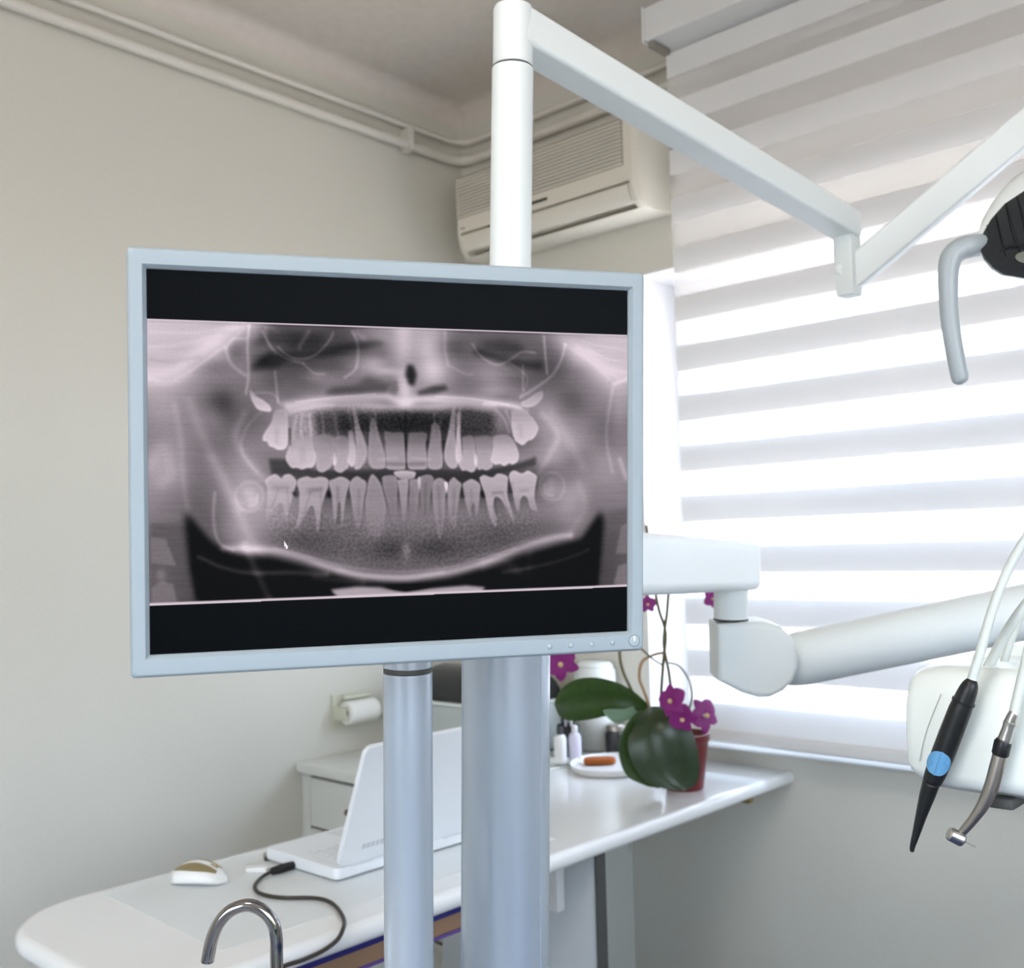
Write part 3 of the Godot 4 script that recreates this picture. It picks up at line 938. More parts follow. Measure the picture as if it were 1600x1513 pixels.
func columns() -> void:
	# the thin post that carries the screen
	var t := thing("screen_post", "slim light metal post with a dark ring under the screen", "post")
	var top := deep(637, 1047, 1.08)
	var low := deep(639, 1513, 1.08)
	var d := (low - top).normalized()
	var foot := top + d * (top.y / -d.y) * 1.0
	put("tube", rod(foot, top + d * 0.002, 0.0255, 0.001), M.column_aluminium, t)
	put("joint_ring", rod(top + d * 0.0018, top - d * 0.0035, 0.0252, 0.0005), M.joint_dark, t)
	put("upper_tube", rod(top - d * 0.0032, top - d * 0.25, 0.0255, 0.001), M.column_aluminium, t)
	put("foot_plate", rod(Vector3(foot.x, 0.001, foot.z), Vector3(foot.x, 0.02, foot.z), 0.06, 0.006), M.column_aluminium, t)
	# the wide column
	var c := thing("support_column", "wide white metal column of the dental unit behind the screen", "column")
	top = deep(791, 1000, 1.236)
	low = deep(789.5, 1513, 1.236)
	d = (low - top).normalized()
	foot = top + d * (top.y / -d.y)
	put("tube", rod(foot, top, 0.0522, 0.004, 40), M.column_aluminium, c)
	for a in [0.9, -1.35]:   # the seams of the pressed column
		var s := Vector3(sin(a + 0.75), 0, cos(a + 0.75)) * 0.0522
		put("seam", rod(foot + s - d * 0.02, top + s + d * 0.006, 0.0012, 0.0004, 6), M.column_aluminium, c)
	put("foot_plate", rod(Vector3(foot.x, 0.001, foot.z), Vector3(foot.x, 0.03, foot.z), 0.085, 0.008), M.unit_paint, c)

func operating_light() -> void:
	var t := thing("operating_light", "white jointed dental lamp arm with dark lamp head and curved handle", "dental lamp")
	var a := deep(790.5, 1000, 1.236)
	var b := deep(801, 107, 1.236)
	var d := (b - a).normalized()
	put("pole", rod(a - d * 0.0, b, 0.0246, 0.0015), M.unit_paint, t)
	put("joint_ring", rod(b - d * 0.0005, b + d * 0.0016, 0.0238, 0.0003), M.joint_dark, t)
	var top := b + d * 0.0735
	put("arm_head", rod(b + d * 0.0014, top, 0.0236, 0.005), M.unit_paint, t)
	# first arm, away to the right
	var e := deep(1322, 352, 1.75)
	var s := top - d * 0.0255
	put("upper_arm", beam(s, e + (e - s).normalized() * 0.012, 0.046, 0.046, 0.006), M.unit_paint, t)
	var under := deep(1324, 466, 1.75)
	var flat := (e - s) * Vector3(1, 0, 1)
	part("elbow_post", rbox(Vector3(0.034, e.y + 0.015 - under.y, 0.034), 0.005), M.unit_paint, t, frame((e + Vector3(0, 0.015, 0) + Vector3(e.x, under.y, e.z)) / 2, flat, Vector3.UP))
	# second arm, up and out to the right
	var g := deep(1326, 435, 1.75)
	var h := deep(1820, 15, 1.62)
	put("lower_arm", beam(g - (h - g).normalized() * 0.012, h, 0.04, 0.052, 0.006), M.unit_paint, t)
	# the lamp head hangs from the end of that arm
	var hc := deep(1700, 345, 1.32)
	var k := deep(1815, 60, 1.62)
	put("drop_post", rod(k, Vector3(k.x, hc.y + 0.06, k.z), 0.016), M.unit_paint, t)
	put("head_yoke", beam(Vector3(k.x, hc.y + 0.065, k.z), hc + Vector3(0, 0.03, 0), 0.03, 0.03), M.unit_paint, t)
	var outline := [[1531, 390], [1534, 368], [1548, 343], [1570, 318], [1600, 298], [1650, 280], [1710, 275], [1770, 285], [1815, 310], [1840, 350], [1838, 390], [1815, 420], [1770, 437], [1700, 443], [1640, 440], [1600, 436], [1568, 431], [1550, 420], [1537, 405]]
	var c2 := Vector2(1690, 362)
	var glass := []
	for q in [[1.0, 0.0], [0.985, -0.006], [0.7, -0.014], [0.35, -0.018]]:
		var ring := PackedVector3Array()
		for o in outline:
			var v: Vector2 = c2 + (Vector2(o[0], o[1]) - c2) * float(q[0])
			# the front leans: its upper rim lies further back
			ring.append(deep(v.x, v.y, 1.3 + (400.0 - v.y) * 0.0006 + q[1]))
		glass.append(ring)
	var tr := PackedVector3Array()
	skin(tr, glass)
	part("glass_cover", bake(tr, 60.0), M.lamp_glass, t)
	var shell := []
	for q in [[1.0, 0.0, 0.0, 0.0], [1.02, 0.003, 0.0, -1.0], [1.025, 0.012, 0.0, -8.0], [1.01, 0.035, 2.0, -24.0], [0.95, 0.065, 6.0, -42.0], [0.8, 0.1, 12.0, -56.0], [0.5, 0.125, 20.0, -66.0], [0.15, 0.135, 24.0, -70.0]]:
		var ring := PackedVector3Array()
		for o in outline:
			var v: Vector2 = c2 + (Vector2(o[0], o[1]) - c2) * q[0]
			ring.append(deep(v.x + q[2], v.y + q[3], 1.3 + (400.0 - v.y) * 0.0006 + q[1]))
		shell.append(ring)
	tr = PackedVector3Array()
	skin(tr, shell)
	part("shell", bake(tr, 60.0), M.unit_paint, t)
	# thin facets of the reflector seen in the cover, and its round lens
	for q in [[1542, 352, 1562, 426], [1556, 334, 1578, 431], [1572, 318, 1596, 400], [1589, 306, 1618, 400], [1608, 296, 1640, 400]]:
		var p0 := glass_point(q[0], q[1])
		var p1 := glass_point((q[0] + q[2]) / 2.0, (q[1] + q[3]) / 2.0)
		var p2 := glass_point(q[2], q[3])
		part("facet_line", tube(PackedVector3Array([p0, p1, p2]), [0.0007], 5, 3, false), M.lamp_line, t)
	var lens_ring := PackedVector3Array()
	for i in 25:
		var an := TAU * i / 24
		lens_ring.append(glass_point(1600 + cos(an) * 38, 398 + sin(an) * 17) - ray(1600, 398).normalized() * 0.001)
	part("lens_ring", tube(lens_ring, [0.0012], 5, 1, false), M.lamp_line, t)
	var ring2 := []
	for s2 in [1.0, 0.6, 0.05]:
		var ring := PackedVector3Array()
		for i in 16:
			var an := TAU * i / 16
			ring.append(glass_point(1608 + cos(an) * 22 * s2, 402 + sin(an) * 10 * s2) - ray(1600, 398).normalized() * (0.002 + 0.002 * (1 - s2)))
		ring2.append(ring)
	tr = PackedVector3Array()
	skin(tr, ring2)
	part("lens", bake(tr, 60.0), M.lamp_lens, t)
	# the grip
	put("handle_socket", rod(deep(1560, 380, 1.36), deep(1513, 386, 1.312), 0.0145, 0.001), M.unit_paint, t)
	part("handle", tube(path_of([[1534, 383, 1.325], [1516, 385], [1500, 390], [1487, 402], [1482, 425], [1482, 465], [1485, 505], [1491, 545], [1499, 585], [1502, 593]], 1.31), [0.0142, 0.0142, 0.0142, 0.0138, 0.0125, 0.0115, 0.0112, 0.011, 0.0108, 0.01], 16, 5), M.handle_grey, t)

func glass_point(x: float, y: float) -> Vector3:
	var c2 := Vector2(1690, 362)
	var far := clampf(Vector2((x - c2.x) / 155.0, (y - c2.y) / 80.0).length(), 0.0, 1.0)
	return deep(x, y, 1.3 + (400.0 - y) * 0.0006 - 0.019 * (1.0 - pow(far, 4.0)) - 0.0035)

func console() -> void:
	var t := thing("instrument_console", "white dental instrument console on a jointed swing arm by the window", "dental unit")
	# first arm comes from the column, level
	var a := deep(985, 882, 1.24)
	var b := deep(1142, 885, 1.57)
	put("first_arm", beam(a - (b - a).normalized() * 0.2, b + (b - a).normalized() * 0.03, 0.075, 0.073, 0.014, 4), M.unit_paint, t)
	put("turn_post", rod(deep(1142, 915, 1.57), deep(1142, 967, 1.57), 0.0255, 0.001), M.unit_paint, t)
	put("joint_ring", rod(deep(1142, 966, 1.57), deep(1142, 969, 1.57), 0.0258, 0.0004), M.joint_dark, t)
	# the elbow housing, a rounded cheek on either side of the spring arm
	var out := PackedVector2Array()
	var o := deep(1175, 1028, 1.57)
	var f := Transform3D(view, o)
	for q in [[1114, 972], [1150, 969], [1188, 968], [1212, 975], [1230, 992], [1238, 1015], [1239, 1037], [1231, 1058], [1216, 1074], [1196, 1083], [1178, 1084], [1152, 1076], [1116, 1058]]:
		var v := f.affine_inverse() * deep(q[0], q[1], 1.57)
		out.append(Vector2(v.x, -v.y))
	part("elbow", slab(out, -0.042, 0.034, 0.008, 3), M.unit_paint, t, f * Transform3D(Basis(Vector3.RIGHT, PI / 2), Vector3.ZERO))
	var p := tube_rings(PackedVector3Array([deep(1185, 1038, 1.6), deep(1236, 1032, 1.6), deep(1250, 1029, 1.6), deep(1800, 915, 1.5)]), [0.03, 0.039, 0.041, 0.041], 24)
	var tr := PackedVector3Array()
	skin(tr, p)
	part("spring_arm", bake(tr, 50.0), M.unit_paint, t)
	put("arm_end", rod(deep(1800, 905, 1.5), Vector3(deep(1800, 905, 1.5).x, 1.235, deep(1800, 905, 1.5).z), 0.03), M.unit_paint, t)
	# body of the console
	var x0 := -0.446
	var x1 := 0.02
	var prof := PackedVector2Array([Vector2(-1.064, 1.108), Vector2(-1.058, 1.118), Vector2(-1.056, 1.15), Vector2(-1.06, 1.19), Vector2(-1.072, 1.213), Vector2(-1.09, 1.222), Vector2(-1.13, 1.224), Vector2(-1.134, 1.216), Vector2(-1.27, 1.216), Vector2(-1.275, 1.226), Vector2(-1.3, 1.226), Vector2(-1.31, 1.2), Vector2(-1.31, 1.11), Vector2(-1.29, 1.1), Vector2(-1.078, 1.1)])
	var mid := Vector2(-1.16, 1.162)
	var rings := []
	for s in [[x0, 0.74], [x0 + 0.003, 0.84], [x0 + 0.012, 0.93], [x0 + 0.03, 0.985], [x0 + 0.05, 1.0], [x1 - 0.05, 1.0], [x1 - 0.03, 0.985], [x1 - 0.012, 0.93], [x1 - 0.003, 0.84], [x1, 0.74]]:
		var g := PackedVector3Array()
		for q in prof:
			var v: Vector2 = mid + (q - mid) * Vector2(s[1] * 0.6 + 0.4, s[1])
			g.append(Vector3(s[0], v.y, v.x))
		rings.append(g)
	tr = PackedVector3Array()
	skin(tr, rings)
	part("body", bake(tr, 50.0), M.console_paint, t)
	part("body_seam", tube(PackedVector3Array([on_z(1470, 1085, -1.0595), on_z(1448, 1140, -1.0565), on_z(1436, 1190, -1.057)]), [0.0005], 5, 3), M.hose_grey, t)
	for x in [-0.372, -0.31, -0.22]:
		put("rubber_pad", span(Vector3(x, 1.09, -1.1), Vector3(x + 0.03, 1.1005, -1.064), 0.003), M.joint_dark, t)
	put("hose_socket", rod(on_z(1527, 1062, -1.1), on_z(1522, 1082, -1.1), 0.007, 0.002), M.hose_grey, t)
	var back := deep(1800, 905, 1.5)
	put("console_stem", rod(Vector3(back.x, 1.2, back.z), Vector3(-0.2, 1.16, -1.29), 0.025), M.unit_paint, t)

func handpieces() -> void:
	var z := -1.036
	var s := thing("scaler_handpiece", "black dental handpiece with a round blue button and grey hose", "handpiece")
	var pt := PackedVector3Array()
	for q in [[1518, 1066], [1513, 1078], [1500, 1110], [1486, 1146], [1473, 1180], [1462, 1208], [1456, 1222]]:
		pt.append(on_z(q[0], q[1], z))
	part("body", tube(pt, [0.006, 0.0085, 0.0105, 0.0108, 0.0108, 0.0098, 0.0085], 20, 5), M.black_plastic, s)
	var cr := pt[1].lerp(pt[2], 0.55)
	part("seam_ring", tube(PackedVector3Array([cr, cr + (pt[2] - pt[1]).normalized() * 0.002]), [0.0107], 20, 1, false), M.lamp_line, s)
	var tp := PackedVector3Array()
	for q in [[1455, 1224], [1448, 1246], [1439, 1276], [1431, 1305], [1426, 1322], [1425, 1330]]:
		tp.append(on_z(q[0], q[1], z))
	part("tip", tube(tp, [0.0082, 0.0072, 0.0052, 0.0036, 0.0026, 0.002], 16, 5), M.black_plastic, s)
	# the button: a thin oval bent over the handle, with a raised middle line and two dots
	var ax := (pt[5] - pt[3]).normalized()
	var bc := on_z(1468, 1188, z)
	var out := (EYE - bc).normalized()
	out = (out - ax * out.dot(ax)).normalized()
	var sd := ax.cross(out)
	var rows := []
	for i in 25:
		var u := i / 12.0 - 1.0
		var ring := PackedVector3Array()
		var half := sqrt(maxf(0.0, 1.0 - u * u)) * 0.98 + 0.001
		for k in 13:
			var an := (k / 6.0 - 1.0) * half
			ring.append(bc + ax * u * 0.0122 + (out * cos(an) + sd * sin(an)) * 0.0122 + out * 0.0004)
		rows.append(ring)
	var btn := part("button", sheet(rows, 0.0009), M.blue_button, s)
	part("ridge", tube(PackedVector3Array([bc + ax * -0.0115 + out * 0.0129, bc + out * 0.0134, bc + ax * 0.0115 + out * 0.0129]), [0.0007], 6, 3), M.blue_button, btn)
	for k in [-1, 1]:
		part("dot", lathe([[0.0022, -0.0004], [0.002, 0.0006], [0.0, 0.0009]], 12), M.blue_button, btn, along(bc + (out * cos(0.5) + sd * sin(0.5 * k)) * 0.0133 + ax * 0.003 * k, bc + (out * cos(0.5) + sd * sin(0.5 * k)) * 0.03 + ax * 0.003 * k))
	var hp := PackedVector3Array([pt[0] + (pt[0] - pt[1]).normalized() * -0.004])
	for q in [[1530, 1025, -1.04], [1550, 955, -1.05], [1573, 895, -1.06], [1604, 840, -1.07], [1660, 760, -1.08], [1760, 660, -1.1]]:
		hp.append(on_z(q[0], q[1], q[2]))
	part("hose", tube(hp, [0.0046], 12, 5), M.hose_grey, s)
	# turbine
	var t := thing("turbine_handpiece", "brushed steel dental turbine with thin drill bit and black ring", "handpiece")
	var seg := func(list: Array) -> PackedVector3Array:
		var r := PackedVector3Array()
		for q in list:
			r.append(on_z(q[0], q[1], z))
		return r
	part("coupling", tube(seg.call([[1585, 1112], [1580, 1124], [1575, 1140], [1569, 1158]]), [0.0042, 0.0052, 0.0056, 0.0064], 16, 4), M.steel, t)
	part("swivel", tube(seg.call([[1579, 1128], [1577, 1134]]), [0.006], 16, 1, false), M.steel, t)
	part("grip_ring", tube(seg.call([[1567, 1160], [1563, 1178]]), [0.0077], 18, 1), M.black_plastic, t)
	part("body", tube(seg.call([[1563, 1178], [1556, 1205], [1548, 1232], [1536, 1258], [1521, 1280], [1504, 1300]]), [0.0066, 0.0068, 0.0066, 0.0056, 0.0046, 0.004], 18, 5), M.steel_brushed, t)
	var hd := on_z(1496, 1309, z)
	var dir := (view * Vector3(0.86, -0.45, 0.1)).normalized()
	part("head", lathe([[0.0055, -0.009], [0.0068, -0.0075], [0.007, 0.004], [0.0064, 0.0055], [0.003, 0.0075]], 18), M.steel, t, along(hd, hd + dir))
	put("drill_bit", rod(hd + dir * 0.006, hd + dir * 0.0185, 0.0007, 0.0001, 8), M.steel, t)
	var th := PackedVector3Array()
	for q in [[1584, 1116, z], [1591, 1085, -1.04], [1600, 1048, -1.045], [1620, 970, -1.06], [1680, 830, -1.08], [1780, 700, -1.1]]:
		th.append(on_z(q[0], q[1], q[2]))
	part("hose", tube(th, [0.0046], 12, 5), M.hose_grey, t)
	# two more hoses out of the console top
	for q in [["grey hose rising from the console socket behind the black handpiece", [[1530, 1066, -1.1], [1548, 1035, -1.1], [1572, 990, -1.1], [1603, 945, -1.1], [1680, 850, -1.12], [1790, 740, -1.13]], 0.0052], ["thin beige hose at the back of the console top", [[1566, 1045, -1.2], [1575, 1015, -1.2], [1592, 970, -1.2], [1620, 920, -1.2], [1700, 830, -1.2], [1800, 760, -1.2]], 0.0042]]:
		var p := PackedVector3Array()
		for v in q[1]:
			p.append(on_z(v[0], v[1], v[2]))
		part("hose", tube(p, [q[2]], 12, 5), M.hose_grey, get_node("instrument_console")).set_meta("label", q[0])
	# the whip rail that carries the hoses, above and to the right of what is seen
	var w := get_node("instrument_console")
	var r0 := on_z(1760, 660, -1.1)
	put("hose_rail", rod(r0 + Vector3(-0.03, 0.01, -0.03), r0 + Vector3(0.25, 0.01, -0.05), 0.012), M.unit_paint, w)
	put("rail_upright", rod(r0 + Vector3(0.2, 0, -0.05), Vector3(r0.x + 0.2, 1.21, -1.25), 0.01), M.unit_paint, w)

func spittoon() -> void:
	var d := 0.95
	var leg := deep(432, 1480, d)
	var base := Vector3(leg.x, 0.9, leg.z)
	var t := thing("water_spout", "chrome swan neck water spout in front of the desk", "spout")
	var p := PackedVector3Array([base, Vector3(leg.x, (leg.y + 0.9) / 2, leg.z)])
	p.append_array(path_of([[432, 1490], [432, 1470], [428, 1446], [415, 1427], [396, 1416], [378, 1416], [358, 1425], [342, 1443], [331, 1468], [325, 1496], [324, 1503]], d))
	part("pipe", tube(p, [0.0058], 20, 6, false), M.chrome, t)
	put("collar", rod(base - Vector3(0, 0.004, 0), base + Vector3(0, 0.012, 0), 0.012), M.chrome, t)
	var b := thing("spittoon", "white ceramic spittoon bowl of the dental unit", "basin", here(Vector3(leg.x - 0.06, 0, leg.z + 0.02)))
	part("bowl", lathe([[0.03, 0.79], [0.08, 0.8], [0.13, 0.85], [0.145, 0.89], [0.145, 0.898], [0.135, 0.898], [0.12, 0.86], [0.07, 0.815], [0.0, 0.81]], 32), M.ceramic, b)
	part("stand", lathe([[0.16, 0], [0.16, 0.02], [0.11, 0.05], [0.09, 0.4], [0.1, 0.7], [0.06, 0.795]], 28), M.unit_paint, b)
	put("spout_base", span(Vector3(0.035, 0.84, -0.045), Vector3(0.085, 0.8965, 0.005), 0.01, 3), M.unit_paint, b)
	var c := thing("plastic_cup", "lime green plastic cup beside the spittoon", "cup", here(Vector3(leg.x + 0.2, 0, leg.z + 0.16)))
	part("cup", lathe([[0.026, 0.9], [0.034, 0.98], [0.0325, 0.98], [0.024, 0.903], [0.0, 0.903]], 20), M.cup_green, c)
	part("cup_shelf", slab(rect(0.1, 0.1, 0.02), 0.88, 0.8995, 0.004), M.unit_paint, c)
	part("shelf_leg", lathe([[0.012, 0.0], [0.012, 0.88]], 12), M.unit_paint, c)

func chair() -> void:
	var t := thing("dental_chair", "blue upholstered dental chair below the instrument console", "dental chair", here(Vector3(-0.05, 0, -0.5), deg_to_rad(25)))
	put("seat", span(Vector3(-0.28, 0.5, -0.75), Vector3(0.28, 0.62, 0.1), 0.05, 4), M.upholstery_blue, t)
	part("backrest", rbox(Vector3(0.54, 0.1, 0.72), 0.045, 4), M.upholstery_blue, t, Transform3D(Basis(Vector3.RIGHT, deg_to_rad(18)), Vector3(0, 0.68, 0.42)))
	put("pedestal", span(Vector3(-0.14, 0.05, -0.45), Vector3(0.14, 0.5, -0.05), 0.03), M.unit_paint, t)
	put("foot", span(Vector3(-0.3, 0.0, -0.7), Vector3(0.3, 0.05, 0.2), 0.02), M.unit_paint, t)

func monitor() -> void:
	var at := deep(629.78, 722.42, 0.8838)
	var f := Transform3D(Basis.from_euler(Vector3(deg_to_rad(5.154), deg_to_rad(58.702), deg_to_rad(0.09))), at)
	to_screen = f.affine_inverse()
	var t := thing("medical_monitor", "grey framed monitor showing a panoramic jaw x-ray", "monitor", f)
	var w := 0.4079
	var h := 0.306
	var l := 0.0146
	var up := 0.0165
	var lo := 0.0177
	# the bezel: a frame with rounded outer rim and an inner slope down to the panel
	var ring := func(x0: float, x1: float, y0: float, y1: float, z: float, r: float) -> PackedVector3Array:
		var g := PackedVector3Array()
		for q in rect(x1 - x0, y1 - y0, r, 4):
			g.append(Vector3(q.x + (x0 + x1) / 2, q.y + (y0 + y1) / 2, z))
		return g
	var ox := w / 2 + l
	var oy0 := -h / 2 - lo
	var oy1 := h / 2 + up
	var rings := []
	for q in [[0.0, -0.03], [0.0, 0.0012], [0.0009, 0.0036], [0.0026, 0.0051], [0.0045, 0.0054]]:
		rings.append(ring.call(-ox + q[0], ox - q[0], oy0 + q[0], oy1 - q[0], q[1], maxf(0.004 - q[0] * 0.3, 0.002)))
	for q in [[0.0036, 0.0054], [0.003, 0.0052], [0.0006, 0.0016], [0.0, 0.0006], [0.0, -0.002]]:
		rings.append(ring.call(-w / 2 - q[0], w / 2 + q[0], -h / 2 - q[0], h / 2 + q[0], q[1], 0.0006))
	rings.append(ring.call(-w / 2 - 0.004, w / 2 + 0.004, -h / 2 - 0.004, h / 2 + 0.004, -0.01, 0.0006))
	rings.append(rings[0])
	var tr := PackedVector3Array()
	skin(tr, rings, true, false)
	part("bezel", bake(tr, 32.0), M.bezel_plastic, t)
	put("back_housing", span(Vector3(-ox + 0.01, oy0 + 0.01, -0.062), Vector3(ox - 0.01, oy1 - 0.01, -0.0105), 0.014, 3), M.bezel_back, t)
	put("mount", span(Vector3(-0.05, -0.05, -0.13), Vector3(0.05, 0.05, -0.061), 0.008), M.bezel_back, t)
	var q := QuadMesh.new()
	q.size = Vector2(w, h)
	var s := mat("monitor_screen", Color(0.012, 0.013, 0.015), 0.4, 0.0, 0.12)
	s.emission_enabled = true
	s.emission_operator = BaseMaterial3D.EMISSION_OP_MULTIPLY
	s.emission = Color.WHITE
	s.emission_energy_multiplier = 1.0
	s.emission_texture = ImageTexture.create_from_image(xray())
	s.texture_repeat = false
	part("screen", q, s, t, here(Vector3(0, 0, -0.001)))
	# buttons along the lower right of the bezel
	var inv := f.affine_inverse()
	for b in [[858.5, 1011], [891.5, 1009], [924, 1007], [956.5, 1004.5]]:
		var d := ray(b[0], b[1])
		var o := inv * EYE
		var v := inv.basis * d
		var p := o + v * ((0.0054 - o.z) / v.z)
		part("button", lathe([[0.0021, -0.001], [0.0021, 0.0006], [0.0016, 0.0012], [0.0, 0.0014]], 14), M.button_plastic, t, Transform3D(Basis(Vector3.RIGHT, PI / 2), p))
	var o2 := inv * EYE
	var v2 := inv.basis * ray(991, 1001.5)
	var pp := o2 + v2 * ((0.0054 - o2.z) / v2.z)
	var pb := part("power_button", lathe([[0.0050, -0.001], [0.0050, 0.0003], [0.0045, 0.0006], [0.0, 0.0007]], 24), M.button_plastic, t, Transform3D(Basis(Vector3.RIGHT, PI / 2), pp))
	var led := mat("power_led", Color(0.9, 0.92, 0.95), 0.4)
	led.emission_enabled = true
	led.emission = Color(0.95, 0.97, 1.0)
	led.emission_energy_multiplier = 0.9
	part("indicator_light", slab(rect(0.0011, 0.0042, 0.0005), 0.0004, 0.0011, 0.0002), led, pb, here(Vector3(0, 0, -0.0022)))
	part("button_gap", lathe([[0.0050, -0.001], [0.0050, 0.00012], [0.0054, 0.00012], [0.0054, -0.001]], 24), M.joint_dark, pb)
	# the arm from the mount to the slim post
	var back := f * Vector3(0, 0, -0.13)
	var post := deep(637, 1047, 1.08)
	var to := Vector3(post.x, back.y, post.z)
	put("mount_arm", beam(inv * back, inv * (to - (to - back).normalized() * 0.03), 0.04, 0.05), M.bezel_back, t)

# ------------------------------------------------------------------ the picture on the screen
# The radiograph is print on a screen: tones from 0 to 255 laid down as soft areas, soft strokes and teeth outlines.
const SW := 1024
const SH := 768
var tone := PackedFloat32Array()
var to_screen: Transform3D      # world to the plane of the screen

func on_screen(x: float, y: float) -> Vector2:
	var o := to_screen * EYE
	var v := to_screen.basis * ray(x, y)
	var p := o + v * ((-0.001 - o.z) / v.z)
	return Vector2((p.x / 0.4079 + 0.5) * SW, (0.5 - p.y / 0.306) * SH)
func traced(list: Array, ox := 225.0, oy := 490.0, s := 2.10526) -> PackedVector2Array:
	var o := PackedVector2Array()
	for i in range(0, list.size(), 2):
		o.append(on_screen(ox + list[i] / s, oy + list[i + 1] / s))
	return o
func curve(p: PackedVector2Array, per := 5) -> PackedVector2Array:
	var o := PackedVector2Array()
	for i in p.size() - 1:
		for k in per:
			o.append(p[i].cubic_interpolate(p[i + 1], p[maxi(i - 1, 0)], p[mini(i + 2, p.size() - 1)], float(k) / per))
	o.append(p[-1])
	return o
func stroke(list: Array, wide: float, add: float, smooth := true) -> void:
	var p := curve(traced(list)) if smooth else traced(list)
	if wide < 12.0:
		add *= 0.62
		wide = wide * 1.35 + 2.0
	var r := wide * 0.5 * 0.647
	var lo := p[0]
	var hi := p[0]
	for q in p:
		lo = lo.min(q)
		hi = hi.max(q)
	var reach := r * 2.4 + 1.0
	var x0 := maxi(int(lo.x - reach), 0)
	var y0 := maxi(int(lo.y - reach), 0)
	var x1 := mini(int(hi.x + reach) + 1, SW - 1)
	var y1 := mini(int(hi.y + reach) + 1, SH - 1)
	if x1 <= x0 or y1 <= y0:
		return
	var wd := x1 - x0 + 1
	var near := PackedFloat32Array()
	near.resize(wd * (y1 - y0 + 1))
	near.fill(1e9)
	for i in p.size() - 1:
		var a := p[i]
		var b := p[i + 1]
		var ab := b - a
		var l2 := maxf(ab.length_squared(), 1e-6)
		for y in range(maxi(int(minf(a.y, b.y) - reach), y0), mini(int(maxf(a.y, b.y) + reach) + 1, y1) + 1):
			for x in range(maxi(int(minf(a.x, b.x) - reach), x0), mini(int(maxf(a.x, b.x) + reach) + 1, x1) + 1):
				var q := Vector2(x, y)
				var t := clampf((q - a).dot(ab) / l2, 0.0, 1.0)
				var d := q.distance_squared_to(a + ab * t)
				var k := (y - y0) * wd + x - x0
				if d < near[k]:
					near[k] = d
	var inv := 1.0 / (2.0 * r * r * 0.5)
	var far := reach * reach
	for y in range(y0, y1 + 1):
		for x in range(x0, x1 + 1):
			var d := near[(y - y0) * wd + x - x0]
			if d < far:
				tone[y * SW + x] += add * exp(-d * inv)
func blur(m: PackedFloat32Array, w: int, h: int, r: int) -> PackedFloat32Array:
	if r < 1:
		return m
	for pass_ in 2:
		var o := PackedFloat32Array()
		o.resize(w * h)
		var inv := 1.0 / (2 * r + 1)
		for y in h:
			var s := 0.0
			for x in range(-r, w):
				s += m[y * w + x + r] if x + r < w else 0.0
				s -= m[y * w + x - r - 1] if x - r - 1 >= 0 else 0.0
				if x >= 0:
					o[y * w + x] = s * inv
		m = PackedFloat32Array()
		m.resize(w * h)
		for x in w:
			var s := 0.0
			for y in range(-r, h):
				s += o[(y + r) * w + x] if y + r < h else 0.0
				s -= o[(y - r - 1) * w + x] if y - r - 1 >= 0 else 0.0
				if y >= 0:
					m[y * w + x] = s * inv
	return m
func mask_of(p: PackedVector2Array, soft: int) -> Array:
	var lo := p[0]
	var hi := p[0]
	for q in p:
		lo = lo.min(q)
		hi = hi.max(q)
	var pad := soft * 2 + 2
	var x0 := int(lo.x) - pad
	var y0 := int(lo.y) - pad
	var w := int(hi.x) + pad - x0 + 1
	var h := int(hi.y) + pad - y0 + 1
	var m := PackedFloat32Array()
	m.resize(w * h)
	for y in h:
		for sub in 2:
			var yy := y + y0 + 0.25 + 0.5 * sub
			var xs := []
			for i in p.size():
				var a := p[i]
				var b := p[(i + 1) % p.size()]
				if (a.y <= yy) != (b.y <= yy):
					xs.append(a.x + (yy - a.y) / (b.y - a.y) * (b.x - a.x))
			xs.sort()
			for k in range(0, xs.size() - 1, 2):
				var a: float = xs[k] - x0
				var b: float = xs[k + 1] - x0
				for x in range(maxi(int(a), 0), mini(int(b) + 1, w)):
					m[y * w + x] += 0.5 * clampf(minf(b, x + 1.0) - maxf(a, x), 0.0, 1.0)
	return [x0, y0, w, h, blur(m, w, h, soft)]
func area(list: Array, soft: int, value: float, share := 1.0) -> void:
	var k := mask_of(traced(list), soft)
	var m: PackedFloat32Array = k[4]
	for y in range(maxi(0, -k[1]), mini(k[3], SH - k[1])):
		for x in range(maxi(0, -k[0]), mini(k[2], SW - k[0])):
			var f := m[y * k[2] + x] * share
			if f > 0.003:
				var i: int = (y + k[1]) * SW + x + k[0]
				tone[i] += (value - tone[i]) * f
func spot(cx: float, cy: float, rx: float, ry: float, add: float) -> void:
	var c := on_screen(225.0 + cx / 2.10526, 490.0 + cy / 2.10526)
	rx *= 0.647
	ry *= 0.647
	for y in range(maxi(0, int(c.y - ry * 2.5)), mini(SH, int(c.y + ry * 2.5))):
		for x in range(maxi(0, int(c.x - rx * 2.5)), mini(SW, int(c.x + rx * 2.5))):
			var u := (x - c.x) / rx
			var v := (y - c.y) / ry
			tone[y * SW + x] += add * exp(-u * u - v * v)
